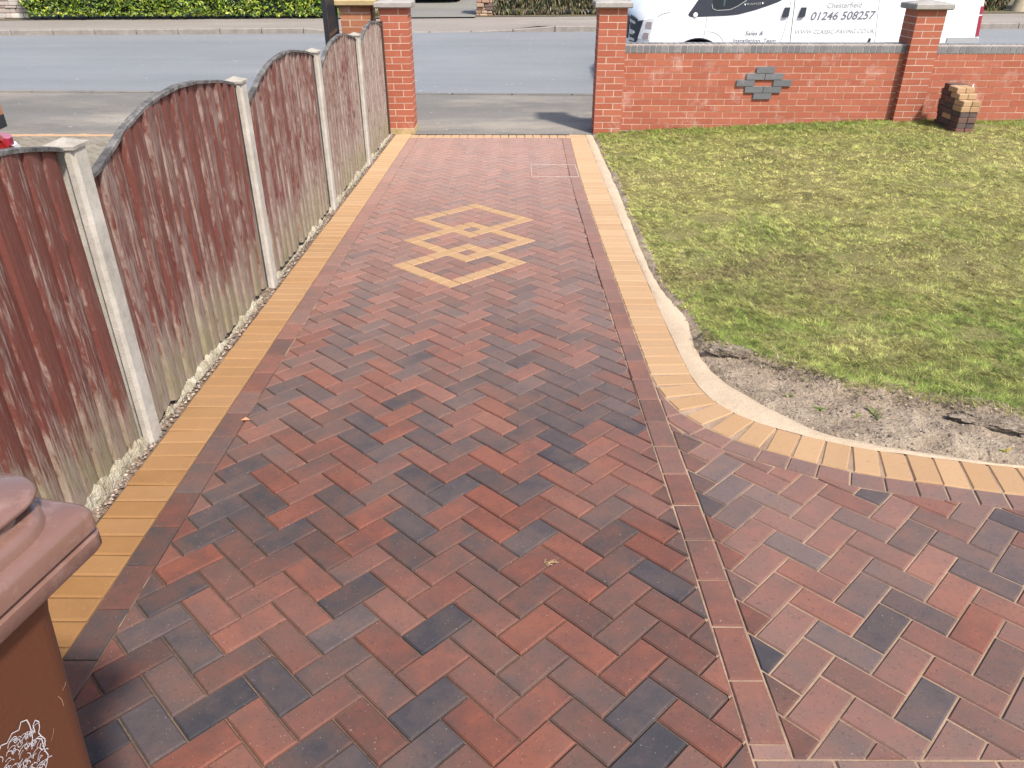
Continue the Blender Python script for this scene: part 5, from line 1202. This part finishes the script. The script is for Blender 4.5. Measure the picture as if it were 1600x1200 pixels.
def hedge(label, x0, x1, y0, y1, h, n, size, cols, upright=False, lift=0.06, name='hedge', cat='hedge', squash=1.0):
    zb = far_z((x0+x1)/2) + 0.02; t = tag(empty(name, ((x0+x1)/2, (y0+y1)/2, zb)), label, cat); bpy.context.view_layer.update()
    leaf_cloud('foliage', t, [(x0, x1, y0, y1, zb+lift, zb+h)], n, size, cols, M['leaf'], squash, upright)
    mb = MB(); cx, cy = t.location.x, t.location.y
    xx = x0+0.08
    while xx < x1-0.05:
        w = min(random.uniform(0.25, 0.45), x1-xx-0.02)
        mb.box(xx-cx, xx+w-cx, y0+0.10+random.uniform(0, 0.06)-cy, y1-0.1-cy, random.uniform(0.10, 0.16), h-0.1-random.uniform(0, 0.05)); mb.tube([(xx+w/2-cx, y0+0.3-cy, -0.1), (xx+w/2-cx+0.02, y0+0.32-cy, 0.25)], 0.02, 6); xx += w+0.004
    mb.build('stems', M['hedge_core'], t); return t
GREEN = [(0.30, 0.40, 0.035), (0.22, 0.32, 0.03), (0.13, 0.22, 0.025), (0.08, 0.14, 0.02), (0.05, 0.09, 0.018), (0.42, 0.44, 0.05), (0.17, 0.26, 0.04)]
BROWN = [(0.20, 0.16, 0.085), (0.12, 0.10, 0.05), (0.28, 0.22, 0.12), (0.07, 0.07, 0.035), (0.16, 0.17, 0.06), (0.10, 0.13, 0.04), (0.36, 0.28, 0.17)]
hedge('clipped bright green privet hedge across the road on the left', -11.85, -4.25, 20.45, 21.35, 1.35, 22000, 0.085, GREEN)
hedge('brown and olive straggly hedge across the road, between the stone wall end and the van', -0.52, 7.2, 20.75, 21.6, 1.2, 15000, 0.12, BROWN, True, 0.0, squash=0.45)
hedge('dry brown shrubbery across the road beyond the van tail', 9.6, 12.15, 21.1, 21.9, 1.2, 5200, 0.12, BROWN, True, 0.0, squash=0.5, name='shrubbery', cat='shrub')
hedge('small brownish bush across the road, just left of the grey driveway pillar cap', -4.10, -3.05, 20.55, 21.2, 1.1, 2600, 0.10, BROWN[:4]+GREEN[2:4], True, 0.0, squash=0.6, name='bush', cat='bush')
hedge('dark green bush across the road at the far right edge', 12.75, 14.2, 20.9, 21.9, 1.3, 3000, 0.10, [(0.03, 0.06, 0.03), (0.02, 0.04, 0.025), (0.05, 0.08, 0.04)], name='bush', cat='bush')
# stone walls and tree on the far side
M['stone'] = mat_attr('rubble_stone', 0.9, 0.35, 18, 0.6)
def rubble(label, x0, x1, y0, y1, h, cols, s=0.16):
    zb = far_z((x0+x1)/2)-0.05; t = tag(empty('stone_wall', ((x0+x1)/2, (y0+y1)/2, zb)), label, 'stone wall'); mb = MB(); z = 0.0
    while z < h:
        hh = random.uniform(0.06, 0.13)*s/0.16; x = x0 + random.uniform(-0.04, 0)
        while x < x1:
            w = random.uniform(0.12, 0.32)*s/0.16; c = random.choice(cols); k = random.uniform(0.75, 1.2)
            if x+w > x1+0.06: w = max(0.05, x1-x)
            mb.box(x-t.location.x+0.004, x+w-0.004-t.location.x, y0-t.location.y+random.uniform(-0.025, 0.025), y1-t.location.y+random.uniform(-0.02, 0.02), z+0.004, z+hh-0.004, (c[0]*k, c[1]*k, c[2]*k, 1), b=0.012); x += w
        z += hh
    mb.build('stones', M['stone'], t)
    m2 = MB(); m2.box(x0+0.02-t.location.x, x1-0.02-t.location.x, y0+0.04-t.location.y, y1-0.04-t.location.y, -0.1, z-0.02); m2.build('joints', plain('dark_wall_joint', (0.10, 0.085, 0.07), 0.95), t); return t
rubble('pale pinkish rubble stone wall across the road at the far left, beside the green hedge', -14.0, -11.95, 20.9, 21.25, 1.0, [(0.40, 0.33, 0.29), (0.52, 0.45, 0.40), (0.32, 0.25, 0.22), (0.60, 0.55, 0.50)])
rubble('rusty brown stacked stone wall end beside the far driveway', -0.93, -0.55, 20.75, 21.4, 1.0, [(0.32, 0.18, 0.11), (0.20, 0.13, 0.09), (0.40, 0.27, 0.18), (0.14, 0.09, 0.07)], 0.12)
t = tag(empty('tree', (12.35, 21.0, far_z(12.3))), 'pale tree trunk across the road between brown shrubs and a dark bush', 'tree')
mb = MB(); mb.tube([(0, 0, -0.1), (0.01, 0, 0.25), (-0.03, 0.02, 0.9), (0.05, 0.0, 1.9), (0.12, 0.1, 3.0)], [0.22, 0.14, 0.115, 0.10, 0.07], 12)
for a in range(5): mb.tube([(0.05+0.02*a, 0.0, 1.7+0.25*a), (0.05+math.cos(a*1.9)*0.6, math.sin(a*1.9)*0.6, 2.6+0.25*a), (0.05+math.cos(a*1.9)*1.1, math.sin(a*1.9)*1.1, 3.3+0.25*a)], [0.05, 0.03, 0.012], 7)
mb.build('trunk', plain('pale_bark', (0.33, 0.285, 0.20), 0.9, var=0.35, scale=14, bump=0.6, bscale=30), t, 60)
P_ = []; leaf_cloud('crown', t, [(11.4, 13.5, 20.2, 22.0, far_z(12.3)+2.8, far_z(12.3)+4.4)], 2600, 0.12, BROWN+GREEN[2:4], M['leaf'])

# ------------------------------------------------------------------ the neighbour's side, beyond the fence
mbn = MB(); mbe = MB()
for p, cx, cy in herring(0.05, 0.02, 0, (-7.2, -1.8, 7.4, 9.82)):
    p = clip(p, (0, 9.80), (0, -1))
    if len(p) >= 3: p = clip(p, (-1.80, 0), (-1, 0))
    if len(p) >= 3 and area(p) > 0.0005: paver(mbn, p, (random.random(), random.random(), 0.5, 1), ch=0.004)
x = -7.2
while x < -1.85: paver(mbe, [(x, 9.80), (x+0.1, 9.80), (x+0.1, 9.98), (x, 9.98)], (random.random(), random.random(), 0.8, 1)); x += 0.1012
def mat_nb():
    n = N('grey_brown_paving_block'); s = n.sep(n.attr().outputs['Color']); c = n.mix(s[0], (0.17, 0.145, 0.115), (0.26, 0.23, 0.185)); c = n.mix(n.math('MULTIPLY', n.noise(5, 4), 0.5), c, (0.15, 0.13, 0.08))
    n.bump(n.noise(200, 3), 0.3, 0.003); return n.done(c, 0.85, spec=0.3)
tag(mbn.build('neighbour_driveway', mat_nb(), fix=False), kind='structure'); tag(mbe.build('neighbour_edging', plain('faded_orange_block', (0.42, 0.26, 0.15), 0.85, var=0.25, scale=8), fix=False), kind='structure')
mb = MB(); mb.add([(-1.62, -2, zd(-2)-0.012), (-1.62, 9.99, zd(9.99)-0.012), (-12, 9.99, zd(9.99)-0.012), (-12, -2, zd(-2)-0.012)], [(3, 2, 1, 0)])
tag(mb.build('neighbour_path', M['sand'], fix=False), kind='structure')
NP = pillar('gate_pillar', 'orange brick gate pillar with mossy sandstone cap, half hidden behind the fence', -1.885, 10.24, 0.36, -0.36, 20, M['buff_brick'], M['sandstone'], 0.50)
# open iron gate standing nearly edge-on to the camera
M['iron'] = plain('black_painted_iron', (0.014, 0.016, 0.020), 0.35, var=0.3, scale=20, spec=0.6)
g = tag(empty('iron_gate', (-2.13, 10.12, zd(10)), math.radians(0)), 'black painted iron gate standing open beside the orange brick pillar', 'gate'); g.rotation_euler = (0, 0, math.radians(-84.5))
for x in (0.0, 0.98):
    mb = MB(); mb.box(x, x+0.05, -0.025, 0.025, 0.05, 1.72); mb.build('stile', M['iron'], g)
for z in (0.12, 0.75, 1.18, 1.58):
    mb = MB(); mb.box(0.05, 0.98, -0.018, 0.018, z, z+0.04); mb.build('rail', M['iron'], g)
for k in range(8):
    mb = MB(); x = 0.15+0.105*k; mb.box(x-0.012, x+0.012, -0.012, 0.012, 0.16, 1.75); mb.add([(x-0.02, -0.012, 1.75), (x+0.02, -0.012, 1.75), (x+0.02, 0.012, 1.75), (x-0.02, 0.012, 1.75), (x, 0, 1.83)], [(3,2,1,0), (0,1,4), (1,2,4), (2,3,4), (3,0,4)]); mb.build('bar', M['iron'], g)
mb = MB(); mb.box(0.90, 0.985, 0.019, 0.05, 1.0, 1.13); mb.tube([(0.95, 0.05, 1.08), (0.95, 0.09, 1.08), (0.90, 0.09, 1.08)], 0.008); mb.build('latch', M['galv'], g)
NP2 = pillar('gate_pillar', 'pale orange brick pier of the neighbouring gateway at the left edge of the view', -6.79, 10.12, 0.40, -0.36, 10, M['buff_brick'], M['sandstone'], 0.44)
mb = MB(); mb.box(-0.205, 0.203, -0.212, 0.205, -0.1, 0.235); tag(mb.build('plinth', M['iron'], NP2), 'black painted foot of the pier')

# ------------------------------------------------------------------ small litter on the drive
mb = MB(); cx, cy = 0.117, 1.933
for k in range(16):
    a = random.gauss(0.5, 0.4); l = random.uniform(0.008, 0.02); x, y = cx+random.gauss(0, 0.012), cy+random.gauss(0, 0.006)
    mb.tube([(x, y, zd(y)+0.002), (x+math.cos(a)*l*0.5, y+math.sin(a)*l*0.5, zd(y)+0.006), (x+math.cos(a)*l, y+math.sin(a)*l, zd(y)+0.003)], 0.0008, 5)
tag(mb.build('straw_wisp', plain('dry_straw', (0.36, 0.25, 0.13), 0.8)), 'wisp of dry straw lying on the red paving', 'straw')
mb = MB(); cx, cy = -1.183, 2.865
mb.add([(cx-0.02, cy-0.004, zd(cy)+0.004), (cx, cy-0.012, zd(cy)+0.009), (cx+0.022, cy, zd(cy)+0.005), (cx+0.002, cy+0.010, zd(cy)+0.012), (cx, cy-0.001, zd(cy)+0.005)], [(0, 1, 4), (1, 2, 4), (2, 3, 4), (3, 0, 4)])
o = mb.build('dead_leaf', plain('orange_dead_leaf', (0.46, 0.20, 0.10), 0.7)); o.modifiers.new('solid', 'SOLIDIFY').thickness = 0.001
tag(o, 'small orange dead leaf on the red edge course near the fence', 'leaf')
